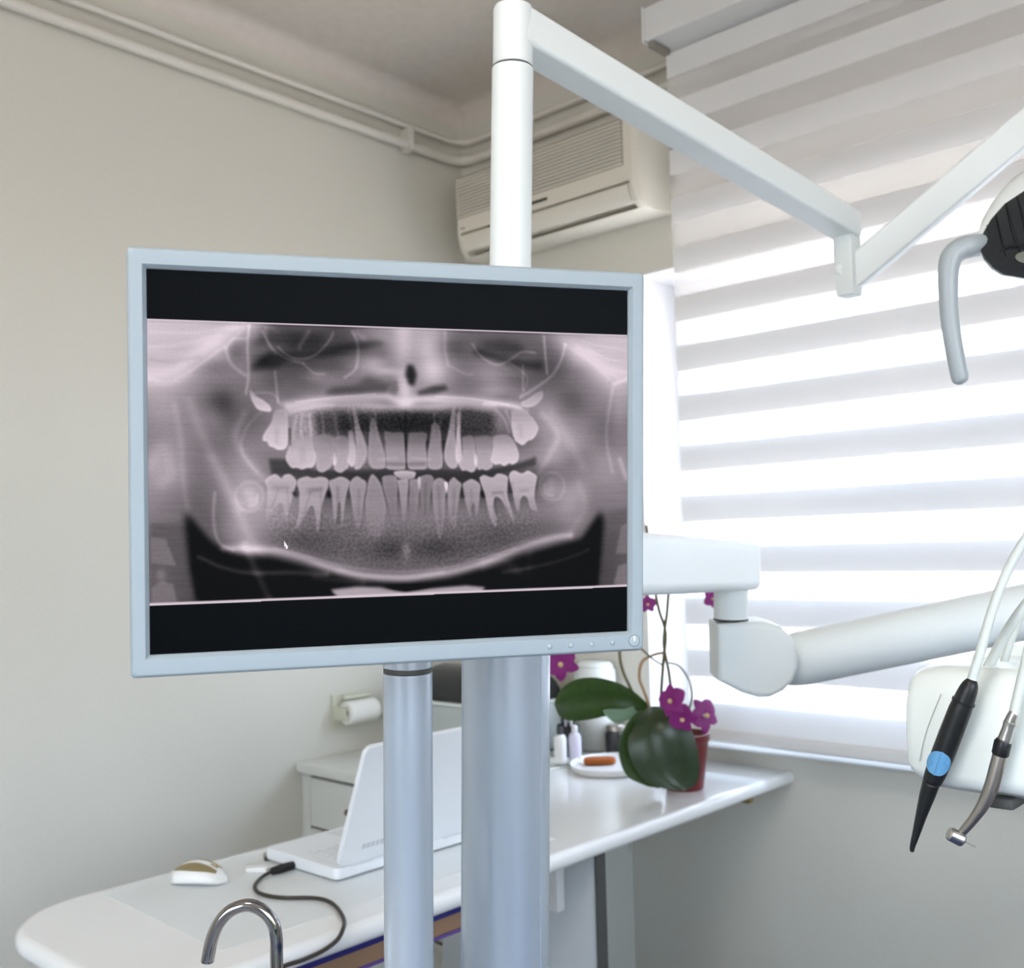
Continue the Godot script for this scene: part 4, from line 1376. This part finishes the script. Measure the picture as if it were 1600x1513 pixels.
# a tooth: crown end at the bottom (1) or top (-1), traced in a crop at (ox, oy) enlarged s times
func tooth(list: Array, ox: float, oy: float, s: float, value: float, crown: float, share := 0.85) -> void:
	var p := traced(list, ox, oy, s)
	p.append(p[0])
	p = curve(p, 3)
	p.remove_at(p.size() - 1)
	var k := mask_of(p, 1)
	var m: PackedFloat32Array = blur(k[4], k[2], k[3], 1)
	var wide := blur(m, k[2], k[3], 4)
	for y in range(maxi(0, -k[1]), mini(k[3], SH - k[1])):
		var t: float = float(y) / float(k[3])
		if crown < 0:
			t = 1.0 - t
		for x in range(maxi(0, -k[0]), mini(k[2], SW - k[0])):
			var f := m[y * k[2] + x]
			if f > 0.003:
				var i: int = (y + k[1]) * SW + x + k[0]
				var rim := clampf(1.0 - wide[y * k[2] + x], 0.0, 0.6)
				var v: float = value - 24.0 + 46.0 * t + rim * 36.0 * (0.35 + 0.65 * t) - 6.0
				tone[i] += (v - tone[i]) * f * share * (0.55 + 0.45 * clampf(t * 2.2, 0, 1))
			else:
				var g := wide[y * k[2] + x]
				if g > 0.05:
					var i: int = (y + k[1]) * SW + x + k[0]
					tone[i] -= g * 14.0

func xray() -> Image:
	tone.resize(SW * SH)
	# coarse tones, rows from top to bottom of the film, columns every 100 units of the traced crop
	var grid := [
		[198, 194, 188, 170, 95, 88, 84, 135, 160, 168, 112, 104, 104, 122, 168, 192, 192],
		[196, 190, 186, 132, 88, 82, 76, 112, 150, 166, 104, 112, 98, 102, 176, 194, 192],
		[192, 182, 152, 128, 80, 80, 104, 130, 126, 168, 124, 130, 104, 84, 132, 182, 188],
		[178, 166, 132, 122, 112, 112, 122, 130, 136, 150, 126, 140, 122, 112, 122, 152, 172],
		[154, 142, 122, 112, 136, 146, 132, 140, 132, 148, 132, 132, 134, 146, 122, 132, 148],
		[140, 136, 128, 98, 132, 150, 138, 138, 112, 90, 104, 122, 122, 152, 138, 114, 132],
		[136, 140, 118, 112, 142, 146, 92, 84, 70, 60, 76, 94, 104, 146, 150, 122, 132],
		[150, 144, 122, 140, 124, 140, 140, 138, 128, 122, 128, 138, 138, 146, 126, 148, 142],
		[152, 146, 124, 156, 124, 98, 68, 62, 62, 60, 60, 60, 74, 102, 136, 150, 142],
		[142, 124, 118, 152, 150, 112, 90, 88, 92, 92, 92, 88, 96, 122, 158, 138, 132],
		[130, 116, 106, 152, 146, 122, 120, 116, 122, 124, 122, 116, 122, 130, 142, 122, 122],
		[114, 104, 100, 146, 122, 104, 106, 110, 112, 112, 106, 104, 102, 108, 124, 92, 112],
		[104, 98, 60, 136, 112, 96, 98, 96, 92, 98, 92, 96, 100, 112, 92, 60, 108],
		[112, 92, 30, 70, 96, 108, 112, 106, 106, 108, 108, 110, 102, 62, 34, 44, 98],
		[108, 88, 22, 22, 54, 48, 62, 96, 100, 104, 92, 60, 44, 26, 22, 40, 96],
		[112, 92, 18, 18, 30, 26, 30, 50, 60, 60, 50, 36, 26, 20, 18, 40, 98]]
	var small := Image.create(17, 16, false, Image.FORMAT_RF)
	for r in 16:
		for c in 17:
			small.set_pixel(c, r, Color(grid[r][c], 0, 0))
	var a := traced([0, 30])[0]
	var b := traced([1600, 930])[0]
	small.resize(int((b.x - a.x) / 16.0 * 17.0), int((b.y - a.y) / 15.0 * 16.0), Image.INTERPOLATE_CUBIC)
	var bx := int(a.x - (b.x - a.x) / 32.0)
	var by := int(a.y - (b.y - a.y) / 30.0)
	for y in SH:
		for x in SW:
			tone[y * SW + x] = small.get_pixel(clampi(x - bx, 0, small.get_width() - 1), clampi(y - by, 0, small.get_height() - 1)).r
	# skull base and cheek bones
	for q in [[[20, 222, 100, 207, 170, 152, 240, 102, 300, 57, 345, 36], 70, 16], [[20, 200, 100, 185, 170, 135, 240, 90, 300, 50], 44, 14], [[20, 60, 150, 62, 320, 44], 14, 8], [[20, 110, 120, 100, 250, 70], 16, 8], [[20, 150, 90, 160, 180, 140], 16, -10], [[150, 190, 260, 110, 330, 48], 9, 14], [[100, 216, 180, 170, 250, 118], 8, 12],
			[[345, 40, 340, 110, 343, 200, 335, 262], 7, 50], [[266, 112, 286, 165, 332, 202], 8, 36], [[272, 112, 292, 84, 332, 82], 7, 30], [[20, 215, 90, 228, 150, 200], 20, 8], [[330, 36, 400, 40, 440, 60], 10, 20],
			[[1315, 75, 1320, 140, 1325, 195], 7, 55], [[1385, 100, 1372, 150, 1342, 202, 1290, 242, 1238, 275], 8, 44], [[1350, 75, 1430, 132, 1500, 192, 1545, 232], 70, 16], [[1380, 80, 1450, 125, 1520, 180, 1590, 200], 50, 14], [[1545, 232, 1590, 215], 16, 22], [[1380, 100, 1460, 150, 1530, 215], 9, 14], [[1440, 90, 1520, 110, 1585, 120], 8, 12], [[1460, 120, 1530, 150, 1585, 160], 6, 14], [[1480, 160, 1540, 185, 1585, 190], 6, 12], [[1425, 110, 1500, 170, 1560, 215], 9, 10]]:
		stroke(q[0], q[1], q[2])
	spot(300, 125, 24, 30, -30)
	spot(235, 175, 55, 25, -16)
	spot(250, 285, 45, 42, -34)
	spot(270, 320, 30, 50, -14)
	spot(1375, 150, 30, 30, -10)
	spot(1400, 290, 60, 48, -22)
	spot(70, 315, 55, 60, 16)
	spot(1560, 330, 30, 70, 14)
	# orbits, nose and sinuses
	area([350, 176, 420, 122, 520, 132, 640, 102, 770, 90, 800, 100, 700, 126, 600, 142, 480, 152, 430, 182, 350, 188], 6, 30, 0.72)
	area([350, 108, 430, 100, 520, 118, 600, 98, 590, 70, 470, 60, 400, 60], 8, 48, 0.6)
	area([470, 70, 540, 62, 600, 80, 580, 120, 520, 136, 480, 120], 8, 40, 0.5)
	area([1090, 108, 1180, 142, 1260, 158, 1312, 160, 1312, 186, 1240, 178, 1150, 152, 1085, 136], 6, 34, 0.7)
	area([1100, 90, 1180, 84, 1240, 100, 1260, 130, 1180, 140, 1120, 120], 8, 44, 0.6)
	area([640, 128, 770, 100, 800, 130, 790, 150, 700, 140], 6, 92, 0.5)
	for q in [[[440, 110, 470, 136, 512, 148, 562, 136, 606, 92, 622, 62], 6, 44], [[390, 60, 420, 112, 462, 144, 522, 162], 6, 36], [[400, 48, 405, 90, 430, 130], 9, 26], [[1080, 100, 1110, 142, 1160, 168, 1202, 152, 1242, 126, 1284, 128], 6, 42], [[685, 60, 702, 100, 702, 152, 692, 186, 660, 210], 7, 42], [[525, 166, 560, 196, 592, 198], 6, 34],
			[[430, 190, 436, 250, 440, 292], 6, 40], [[1246, 170, 1246, 250], 6, 34], [[990, 60, 990, 120, 1000, 172], 8, 28], [[1010, 172, 1050, 196, 1080, 200], 6, 22], [[540, 60, 515, 100, 510, 112], 10, 40], [[850, 60, 850, 140, 846, 200, 856, 250, 860, 320], 64, 34], [[852, 200, 856, 240, 858, 262], 40, 16], [[720, 80, 700, 66], 24, 24], [[1200, 160, 1260, 210, 1240, 270], 5, 20], [[360, 262, 420, 262, 450, 298], 5, 26]]:
		stroke(q[0], q[1], q[2])
	area([735, 205, 800, 228, 830, 214, 806, 250, 720, 262, 620, 264, 612, 242, 700, 232], 6, 66, 0.6)
	area([600, 252, 700, 246, 800, 244, 800, 262, 700, 268, 600, 268], 4, 52, 0.5)
	area([868, 168, 886, 172, 897, 202, 888, 238, 872, 234, 860, 200], 4, 26, 0.9)
	area([898, 258, 950, 238, 990, 234, 1002, 250, 960, 264, 904, 270], 4, 46, 0.75)
	area([800, 262, 830, 214, 838, 250, 826, 272], 3, 92, 0.6)
	spot(760, 165, 46, 34, 30)
	spot(948, 190, 46, 42, 34)
	spot(800, 190, 36, 13, 34)
	spot(1140, 200, 60, 40, 12)
	spot(600, 210, 60, 30, 16)
	spot(1230, 225, 60, 20, -14)
	spot(520, 235, 60, 26, -12)
	# broad soft lights and darks of the sinuses
	spot(700, 170, 70, 30, 18)
	spot(1010, 110, 40, 40, -26)
	spot(930, 110, 30, 40, 16)
	spot(770, 90, 40, 24, 16)
	spot(640, 175, 50, 26, -16)
	spot(560, 205, 40, 20, 18)
	spot(1090, 235, 70, 26, -10)
	spot(1150, 255, 60, 18, 16)
	spot(420, 235, 40, 30, -14)
	spot(480, 270, 40, 18, -16)
	spot(1180, 270, 40, 14, -10)
	spot(380, 150, 30, 20, -24)
	spot(330, 420, 50, 60, 14)
	spot(1360, 440, 50, 70, 14)
	spot(300, 690, 50, 70, 14)
	spot(1390, 640, 40, 60, 10)
	# floor of the nose, roots of the upper teeth
	for q in [[[470, 302, 560, 288, 680, 274, 790, 270, 850, 292, 920, 280, 1050, 284, 1150, 292, 1232, 306], 30, 46], [[480, 318, 600, 306, 720, 300, 850, 314, 1000, 304, 1150, 310], 26, 26], [[500, 290, 620, 276, 760, 264], 4, 26], [[960, 272, 1080, 280, 1200, 300], 4, 30], [[470, 330, 540, 310, 620, 300], 8, 20], [[1120, 296, 1200, 302, 1260, 320], 16, 26]]:
		stroke(q[0], q[1], q[2])
	spot(858, 256, 22, 30, 12)
	area([556, 330, 640, 318, 760, 326, 860, 318, 960, 326, 1060, 312, 1152, 330, 1152, 398, 1060, 402, 960, 392, 860, 390, 760, 394, 650, 398, 572, 402], 7, 44, 0.72)
	area([640, 340, 760, 334, 850, 330, 960, 336, 1010, 340, 1000, 388, 860, 392, 700, 390, 650, 392], 8, 22, 0.6)
	for q in [[860, 320, 858, 390, 0, -30], [830, 330, 850, 388, 0, -20], [892, 330, 868, 388, 0, -20], [690, 316, 700, 400, 735, 440], [672, 316, 690, 400, 700, 420], [1020, 312, 1005, 400, 995, 430], [1040, 316, 1034, 400, 1038, 430], [760, 330, 764, 400, 770, 420], [745, 340, 748, 390, 750, 410], [955, 330, 954, 390, 956, 420], [975, 340, 972, 390, 972, 410], [585, 330, 590, 380, 592, 400], [625, 330, 634, 385, 640, 410], [520, 330, 516, 380, 520, 410], [545, 330, 548, 390, 548, 410], [500, 340, 492, 380, 490, 410], [1190, 320, 1206, 360, 1214, 400], [1160, 320, 1186, 350, 1200, 390]]:
		if q[4] == 0:
			stroke([q[0], q[1], q[2], q[3]], 5, q[5])
		else:
			stroke(q, 7, 34)
	# rami, ghost bands, spine
	for q in [[[150, 290, 200, 420, 270, 560, 330, 700, 380, 800, 412, 935], 34, 15], [[100, 300, 120, 420, 130, 560, 150, 680], 22, 12], [[220, 480, 260, 560, 310, 640], 46, 14], [[330, 330, 300, 400, 330, 470, 390, 540], 26, 18], [[410, 300, 340, 370, 320, 450, 370, 520], 8, 20], [[1310, 330, 1360, 400, 1330, 470, 1290, 540], 26, 18], [[1340, 330, 1400, 420, 1440, 500], 40, 14], [[1540, 250, 1520, 400, 1540, 520], 14, 16], [[1430, 560, 1450, 640, 1400, 720], 30, 10], [[20, 500, 60, 440, 90, 520, 60, 560], 40, 10], [[1565, 480, 1585, 540], 20, 26]]:
		stroke(q[0], q[1], q[2])
	spot(60, 490, 45, 70, 14)
	spot(170, 560, 40, 110, -12)
	spot(1470, 600, 50, 70, -12)
	area([20, 690, 132, 690, 150, 830, 172, 945, 22, 955], 4, 92, 0.7)
	area([20, 735, 72, 742, 106, 830, 22, 822], 2, 128, 0.75)
	area([25, 900, 60, 880, 95, 890, 110, 950, 25, 958], 2, 128, 0.75)
	spot(55, 860, 16, 20, 26)
	area([1502, 660, 1592, 640, 1592, 905, 1486, 910], 5, 96, 0.7)
	area([1570, 700, 1592, 690, 1592, 790, 1552, 790], 2, 132, 0.6)
	area([1560, 830, 1592, 820, 1592, 900, 1545, 890], 2, 140, 0.6)
	# throat below the jaw
	area([138, 650, 180, 705, 232, 764, 300, 792, 420, 802, 520, 828, 620, 858, 720, 882, 860, 888, 1000, 872, 1120, 838, 1220, 802, 1350, 764, 1440, 742, 1502, 650, 1512, 690, 1490, 908, 1120, 912, 640, 932, 176, 948, 152, 830, 136, 700], 7, 13, 0.96)
	for q in [[[180, 800, 260, 836, 350, 852, 500, 852, 600, 858], 20, 36], [[560, 868, 640, 880, 720, 886], 24, 22], [[1180, 852, 1300, 830, 1400, 802, 1462, 776], 18, 28], [[1120, 830, 1190, 822, 1230, 850], 40, 22], [[330, 760, 370, 850, 410, 935], 30, 30], [[1270, 790, 1262, 900], 30, 12], [[232, 590, 228, 682, 246, 752, 292, 778], 12, 26]]:
		stroke(q[0], q[1], q[2])
	# body of the jaw
	for q in [[[262, 772, 330, 774, 420, 778, 520, 802, 620, 838, 720, 862, 850, 870, 960, 857, 1060, 837, 1160, 802, 1260, 762, 1350, 736, 1402, 730], 26, 52], [[430, 772, 520, 792, 640, 826, 740, 842, 860, 848, 1000, 834, 1120, 802, 1220, 770], 6, 24], [[640, 848, 740, 862, 860, 866, 980, 850], 22, 14], [[460, 760, 560, 790, 660, 812], 5, 10], [[1060, 810, 1160, 776, 1260, 744], 5, 14]]:
		stroke(q[0], q[1], q[2])
	spot(862, 780, 16, 26, 42)
	spot(800, 770, 60, 40, -22)
	spot(960, 770, 70, 44, -24)
	spot(500, 740, 90, 34, -14)
	spot(1160, 730, 60, 34, -12)
	spot(760, 680, 40, 70, 16)
	area([612, 908, 700, 898, 780, 900, 860, 916, 940, 904, 1060, 894, 1124, 900, 1100, 930, 640, 938], 3, 192, 0.85)
	spot(860, 902, 60, 10, -60)
	# unerupted wisdom teeth
	for q in [[346, 602, 46, 48, 1.0], [1342, 568, 40, 46, -1.0]]:
		spot(q[0], q[1], 40, 42, 22)
		var ring := []
		for i in 13:
			var an := TAU * i / 12
			ring.append_array([q[0] + cos(an) * q[2], q[1] + sin(an) * q[3]])
		stroke(ring, 13, 12)
		spot(q[0] + 10 * q[4], q[1] + 14, 18, 22, 18)
		spot(q[0] - 8, q[1] - 16, 20, 14, 12)
		stroke([q[0] + 26 * q[4], q[1] - 4, q[0] + 22 * q[4], q[1] + 24, q[0] + 2, q[1] + 32], 13, 16)
	# gap between the rows of teeth
	area([410, 478, 470, 480, 560, 515, 700, 520, 790, 512, 860, 520, 960, 516, 1060, 520, 1150, 512, 1240, 490, 1290, 470, 1290, 500, 1200, 520, 1100, 545, 1000, 560, 900, 540, 780, 540, 700, 560, 600, 560, 500, 540, 420, 535], 3, 56, 0.72)
	# upper teeth
	var z1 := [400.0, 610.0, 10.0]
	for q in [[[250, 470, 205, 560, 150, 640, 108, 720, 112, 790, 170, 800, 210, 870, 290, 900, 340, 930, 430, 925, 480, 880, 500, 780, 500, 640, 500, 500, 480, 330, 380, 300, 290, 330], 204], [[-90, -20, 0, 90, 120, 160, 220, 250, 230, 330, 100, 320, 0, 270, -90, 90], 200],
			[[880, 760, 930, 900, 955, 1000, 940, 1150, 960, 1250, 1040, 1285, 1120, 1240, 1180, 1180, 1215, 1030, 1240, 950, 1200, 740, 1100, 690, 1000, 700], 172], [[1190, 740, 1250, 950, 1250, 1080, 1220, 1230, 1320, 1292, 1400, 1240, 1450, 1180, 1445, 1000, 1440, 760, 1330, 710], 178],
			[[520, 780, 510, 900, 470, 1010, 465, 1080, 500, 1150, 560, 1215, 640, 1215, 720, 1240, 800, 1215, 880, 1205, 930, 1130, 945, 1020, 900, 880, 870, 770, 800, 740, 700, 750, 600, 745], 200], [[1440, 640, 1450, 1000, 1430, 1100, 1480, 1190, 1530, 1180, 1555, 1080, 1560, 900, 1530, 760, 1500, 620], 196], [[1215, 1000, 1235, 960, 1255, 1080, 1235, 1180, 1200, 1140], 214]]:
		tooth(q[0], z1[0], z1[1], z1[2], q[1], 1.0)
	for q in [[[100, 280, 150, 300, 190, 480, 250, 650, 300, 820, 302, 900, 230, 1050, 180, 1098, 120, 1080, 140, 900, 140, 640], 168], [[330, 560, 350, 440, 400, 380, 450, 560, 490, 700, 530, 850, 548, 1000, 545, 1080, 400, 1092, 340, 1040, 318, 940, 320, 700], 156], [[540, 560, 545, 900, 560, 1060, 620, 1100, 800, 1098, 838, 1050, 820, 800, 800, 590, 660, 590], 162],
			[[880, 590, 862, 800, 866, 1070, 1000, 1098, 1130, 1080, 1125, 900, 1110, 750, 1120, 590], 162], [[1190, 480, 1170, 700, 1135, 900, 1140, 1060, 1220, 1102, 1330, 1080, 1352, 960, 1330, 800, 1320, 560, 1260, 440], 160], [[1480, 250, 1440, 500, 1400, 700, 1368, 880, 1380, 970, 1430, 1060, 1480, 1088, 1550, 1060, 1560, 900, 1520, 600, 1530, 300], 172]]:
		tooth(q[0], 540, 610, 8.889, q[1], 1.0)
	for q in [[[300, 320, 350, 310, 350, 600, 372, 900, 362, 1000, 310, 1004, 285, 900, 290, 700], 198], [[370, 650, 380, 900, 320, 1000, 370, 1112, 430, 1112, 510, 1142, 570, 1080, 565, 900, 530, 640], 182], [[540, 645, 580, 900, 545, 1000, 600, 1102, 650, 1095, 720, 1112, 800, 1050, 775, 900, 790, 650], 174], [[545, 870, 580, 900, 575, 1050, 540, 980], 214],
			[[800, 640, 800, 800, 775, 960, 830, 1032, 900, 1022, 960, 1052, 1030, 1012, 1070, 1032, 1140, 992, 1162, 900, 1130, 780, 1080, 680, 1000, 620, 900, 620], 204], [[1060, 280, 1060, 480, 1100, 680, 1150, 732, 1220, 762, 1290, 702, 1350, 682, 1400, 622, 1432, 520, 1380, 420, 1280, 310, 1180, 250], 204], [[1200, 160, 1300, 110, 1420, 30, 1490, 10, 1490, 100, 1400, 200, 1280, 240, 1200, 210], 186]]:
		tooth(q[0], 680, 610, 8.889, q[1], 1.0)
	# dark wedges between the lower crowns
	area([405, 545, 500, 540, 620, 545, 760, 555, 900, 550, 1040, 560, 1150, 540, 1290, 525, 1290, 582, 1200, 592, 1110, 604, 1000, 606, 860, 600, 740, 604, 600, 606, 500, 598, 405, 582], 3, 66, 0.75)
	# lower teeth
	for q in [[[140, 240, 170, 330, 180, 450, 170, 600, 150, 740, 180, 790, 260, 690, 330, 590, 390, 556, 430, 610, 440, 720, 440, 820, 470, 830, 510, 700, 550, 520, 590, 380, 635, 260, 620, 190, 530, 110, 430, 130, 400, 180, 310, 108, 220, 140, 150, 190], 190], [[650, 200, 640, 270, 670, 370, 680, 470, 670, 700, 640, 850, 610, 930, 640, 970, 700, 890, 790, 700, 850, 606, 900, 620, 930, 750, 940, 900, 940, 1000, 970, 1000, 1000, 850, 1030, 600, 1080, 440, 1128, 300, 1125, 190, 1010, 150, 890, 172, 800, 145, 700, 170], 182],
			[[1145, 210, 1140, 270, 1180, 420, 1200, 600, 1210, 780, 1232, 880, 1262, 740, 1290, 560, 1320, 580, 1330, 740, 1345, 960, 1372, 700, 1400, 500, 1440, 330, 1466, 230, 1400, 170, 1310, 150, 1230, 180], 174]]:
		tooth(q[0], 400, 730, 10.0, q[1], -1.0, 0.8)
	for q in [[[60, 210, 50, 300, 75, 430, 100, 600, 140, 800, 190, 850, 220, 700, 250, 480, 292, 230, 220, 160, 160, 128, 100, 160], 166], [[310, 220, 290, 350, 275, 480, 290, 700, 330, 900, 420, 980, 500, 900, 540, 700, 560, 560, 520, 330, 470, 200, 380, 98, 330, 150], 156], [[505, 140, 520, 280, 570, 450, 620, 600, 670, 780, 710, 760, 710, 560, 722, 300, 720, 180, 680, 120, 560, 118], 146], [[720, 180, 740, 320, 770, 520, 790, 700, 810, 760, 830, 700, 860, 400, 872, 190, 800, 172], 166],
			[[885, 190, 890, 330, 890, 500, 920, 700, 950, 760, 990, 600, 1020, 400, 1022, 190, 950, 168], 150], [[1040, 130, 1020, 250, 1040, 400, 1060, 600, 1085, 790, 1130, 700, 1170, 450, 1200, 260, 1222, 150, 1150, 104], 140], [[1230, 180, 1200, 270, 1215, 500, 1250, 750, 1290, 970, 1330, 960, 1370, 700, 1385, 420, 1402, 220, 1310, 148], 156], [[1000, 150, 1040, 140, 1035, 300, 1020, 320], 205], [[1378, 220, 1418, 240, 1412, 380, 1392, 340], 222]]:
		tooth(q[0], 540, 730, 8.889, q[1], -1.0, 0.8)
	tooth([680, 62, 800, 48, 960, 66, 972, 110, 940, 165, 830, 186, 730, 152, 668, 92], 540, 730, 8.889, 196, -1.0)
	for q in [[[165, 250, 150, 350, 150, 500, 180, 720, 235, 800, 260, 600, 300, 350, 312, 280, 250, 220, 220, 196, 180, 230], 162], [[325, 280, 340, 400, 380, 560, 420, 680, 430, 560, 460, 500, 480, 600, 500, 680, 530, 420, 538, 300, 500, 250, 430, 218, 370, 245], 172], [[525, 200, 540, 260, 590, 400, 620, 540, 660, 700, 720, 790, 728, 700, 690, 560, 702, 456, 740, 430, 800, 480, 860, 600, 920, 720, 940, 700, 900, 560, 860, 420, 862, 280, 868, 200, 820, 165, 740, 155, 690, 196, 640, 190, 580, 170], 188],
			[[875, 180, 900, 300, 930, 420, 960, 560, 1000, 600, 1010, 480, 1050, 420, 1100, 450, 1130, 560, 1190, 600, 1215, 590, 1180, 430, 1202, 260, 1208, 180, 1150, 140, 1100, 118, 1030, 152, 950, 118, 900, 135], 198], [[110, 260, 140, 250, 150, 300, 135, 380], 222]]:
		tooth(q[0], 680, 720, 7.619, q[1], -1.0, 0.82)
	# pulp chambers and root canals, dark edges of the front teeth
	for q in [[[430, 572, 470, 572], 16, -16], [[545, 582, 580, 578], 18, -26], [[440, 580, 420, 640], 5, -18], [[470, 580, 478, 650], 5, -18], [[546, 590, 520, 680], 5, -18], [[580, 590, 584, 690], 5, -18], [[636, 570, 640, 680], 8, -26], [[706, 580, 706, 660], 7, -16], [[880, 570, 882, 650], 6, -12], [[925, 560, 924, 660], 6, -18], [[968, 570, 974, 690], 7, -20], [[1020, 580, 1018, 660], 7, -18], [[1076, 580, 1078, 650], 8, -16], [[1148, 590, 1176, 588], 12, -24], [[1152, 600, 1160, 660], 5, -18], [[1180, 596, 1206, 670], 5, -18], [[1238, 582, 1262, 580], 12, -14],
			[[520, 450, 520, 480], 22, -10], [[436, 380, 436, 420], 16, -12], [[1236, 370, 1240, 400], 18, -10], [[860, 400, 862, 508], 4, -60], [[735, 400, 732, 500], 3, -20], [[792, 420, 796, 500], 3, -30], [[932, 420, 930, 500], 3, -30], [[985, 420, 984, 500], 3, -40], [[478, 380, 480, 430], 6, -70], [[800, 494, 860, 496, 920, 494], 16, -26], [[770, 480, 830, 474], 6, 18], [[880, 474, 940, 480], 6, 18], [[490, 590, 500, 600], 12, -40], [[606, 590, 608, 600], 14, -40], [[1112, 590, 1116, 602], 14, -36], [[1208, 560, 1210, 585], 8, -36], [[1048, 580, 1050, 600], 10, -40]]:
		stroke(q[0], q[1], q[2], false)
	# the film: grain, spongy bone, edges
	var grain := FastNoiseLite.new()
	grain.seed = 5
	grain.frequency = 0.35
	grain.fractal_octaves = 2
	var bone := FastNoiseLite.new()
	bone.seed = 9
	bone.frequency = 0.1
	bone.fractal_octaves = 3
	var streak := FastNoiseLite.new()
	streak.seed = 12
	streak.frequency = 0.02
	var top := [traced([0, 15])[0], traced([1600, 70])[0]]
	var low := [traced([0, 962])[0], traced([1600, 898])[0]]
	var jaw := mask_of(traced([400, 640, 600, 660, 860, 690, 1100, 660, 1290, 640, 1300, 720, 1160, 790, 1000, 830, 860, 840, 700, 832, 560, 790, 420, 760]), 8)
	var roots := mask_of(traced([500, 320, 700, 305, 860, 320, 1000, 310, 1170, 325, 1170, 400, 1000, 390, 860, 388, 640, 396, 500, 405]), 5)
	var im := Image.create(SW, SH, false, Image.FORMAT_RGB8)
	for y in SH:
		for x in SW:
			var f := float(x) / SW
			var t: float = lerpf(top[0].y, top[1].y, f)
			var l: float = lerpf(low[0].y, low[1].y, f)
			if y < t or y > l:
				im.set_pixel(x, y, Color8(5, 8, 12))
				continue
			var v := tone[y * SW + x]
			var spongy := 3.0
			for k in [jaw, roots]:
				var u: int = x - k[0]
				var w: int = y - k[1]
				if u >= 0 and w >= 0 and u < k[2] and w < k[3]:
					spongy += 15.0 * k[4][w * k[2] + u]
			v += bone.get_noise_2d(x, y) * spongy + grain.get_noise_2d(x, y) * 7.0 + streak.get_noise_2d(x * 0.3, y * 6.0) * 5.0
			v = 122.0 + (v - 122.0) * 1.16
			if y < t + 3.0:
				v = maxf(v, 205.0)
			elif y < t + 7.0:
				v -= 12.0
			if y > l - 7.0:
				v = lerpf(v, 214.0, clampf((y - l + 7.0) / 3.0, 0, 1))
			v = clampf(v, 8.0, 228.0)
			im.set_pixel(x, y, Color8(int(v), int(v * 0.928 + 1.0), int(v * 0.972 + 1.0)))
	# the mouse pointer
	var tip := on_screen(444.3, 845.5)
	for q in [[Color8(70, 60, 68), 1.0], [Color8(245, 240, 245), 0.0]]:
		for y in 17:
			var w := mini(y * 0.62 + 1.0, 9.0) if y < 12 else (5.0 if y < 14 else 4.0)
			var s := 0.0 if y < 12 else 3.0
			for x in int(w):
				im.set_pixel(int(tip.x + x + s + q[1]), int(tip.y + y + q[1]), q[0])
	return im
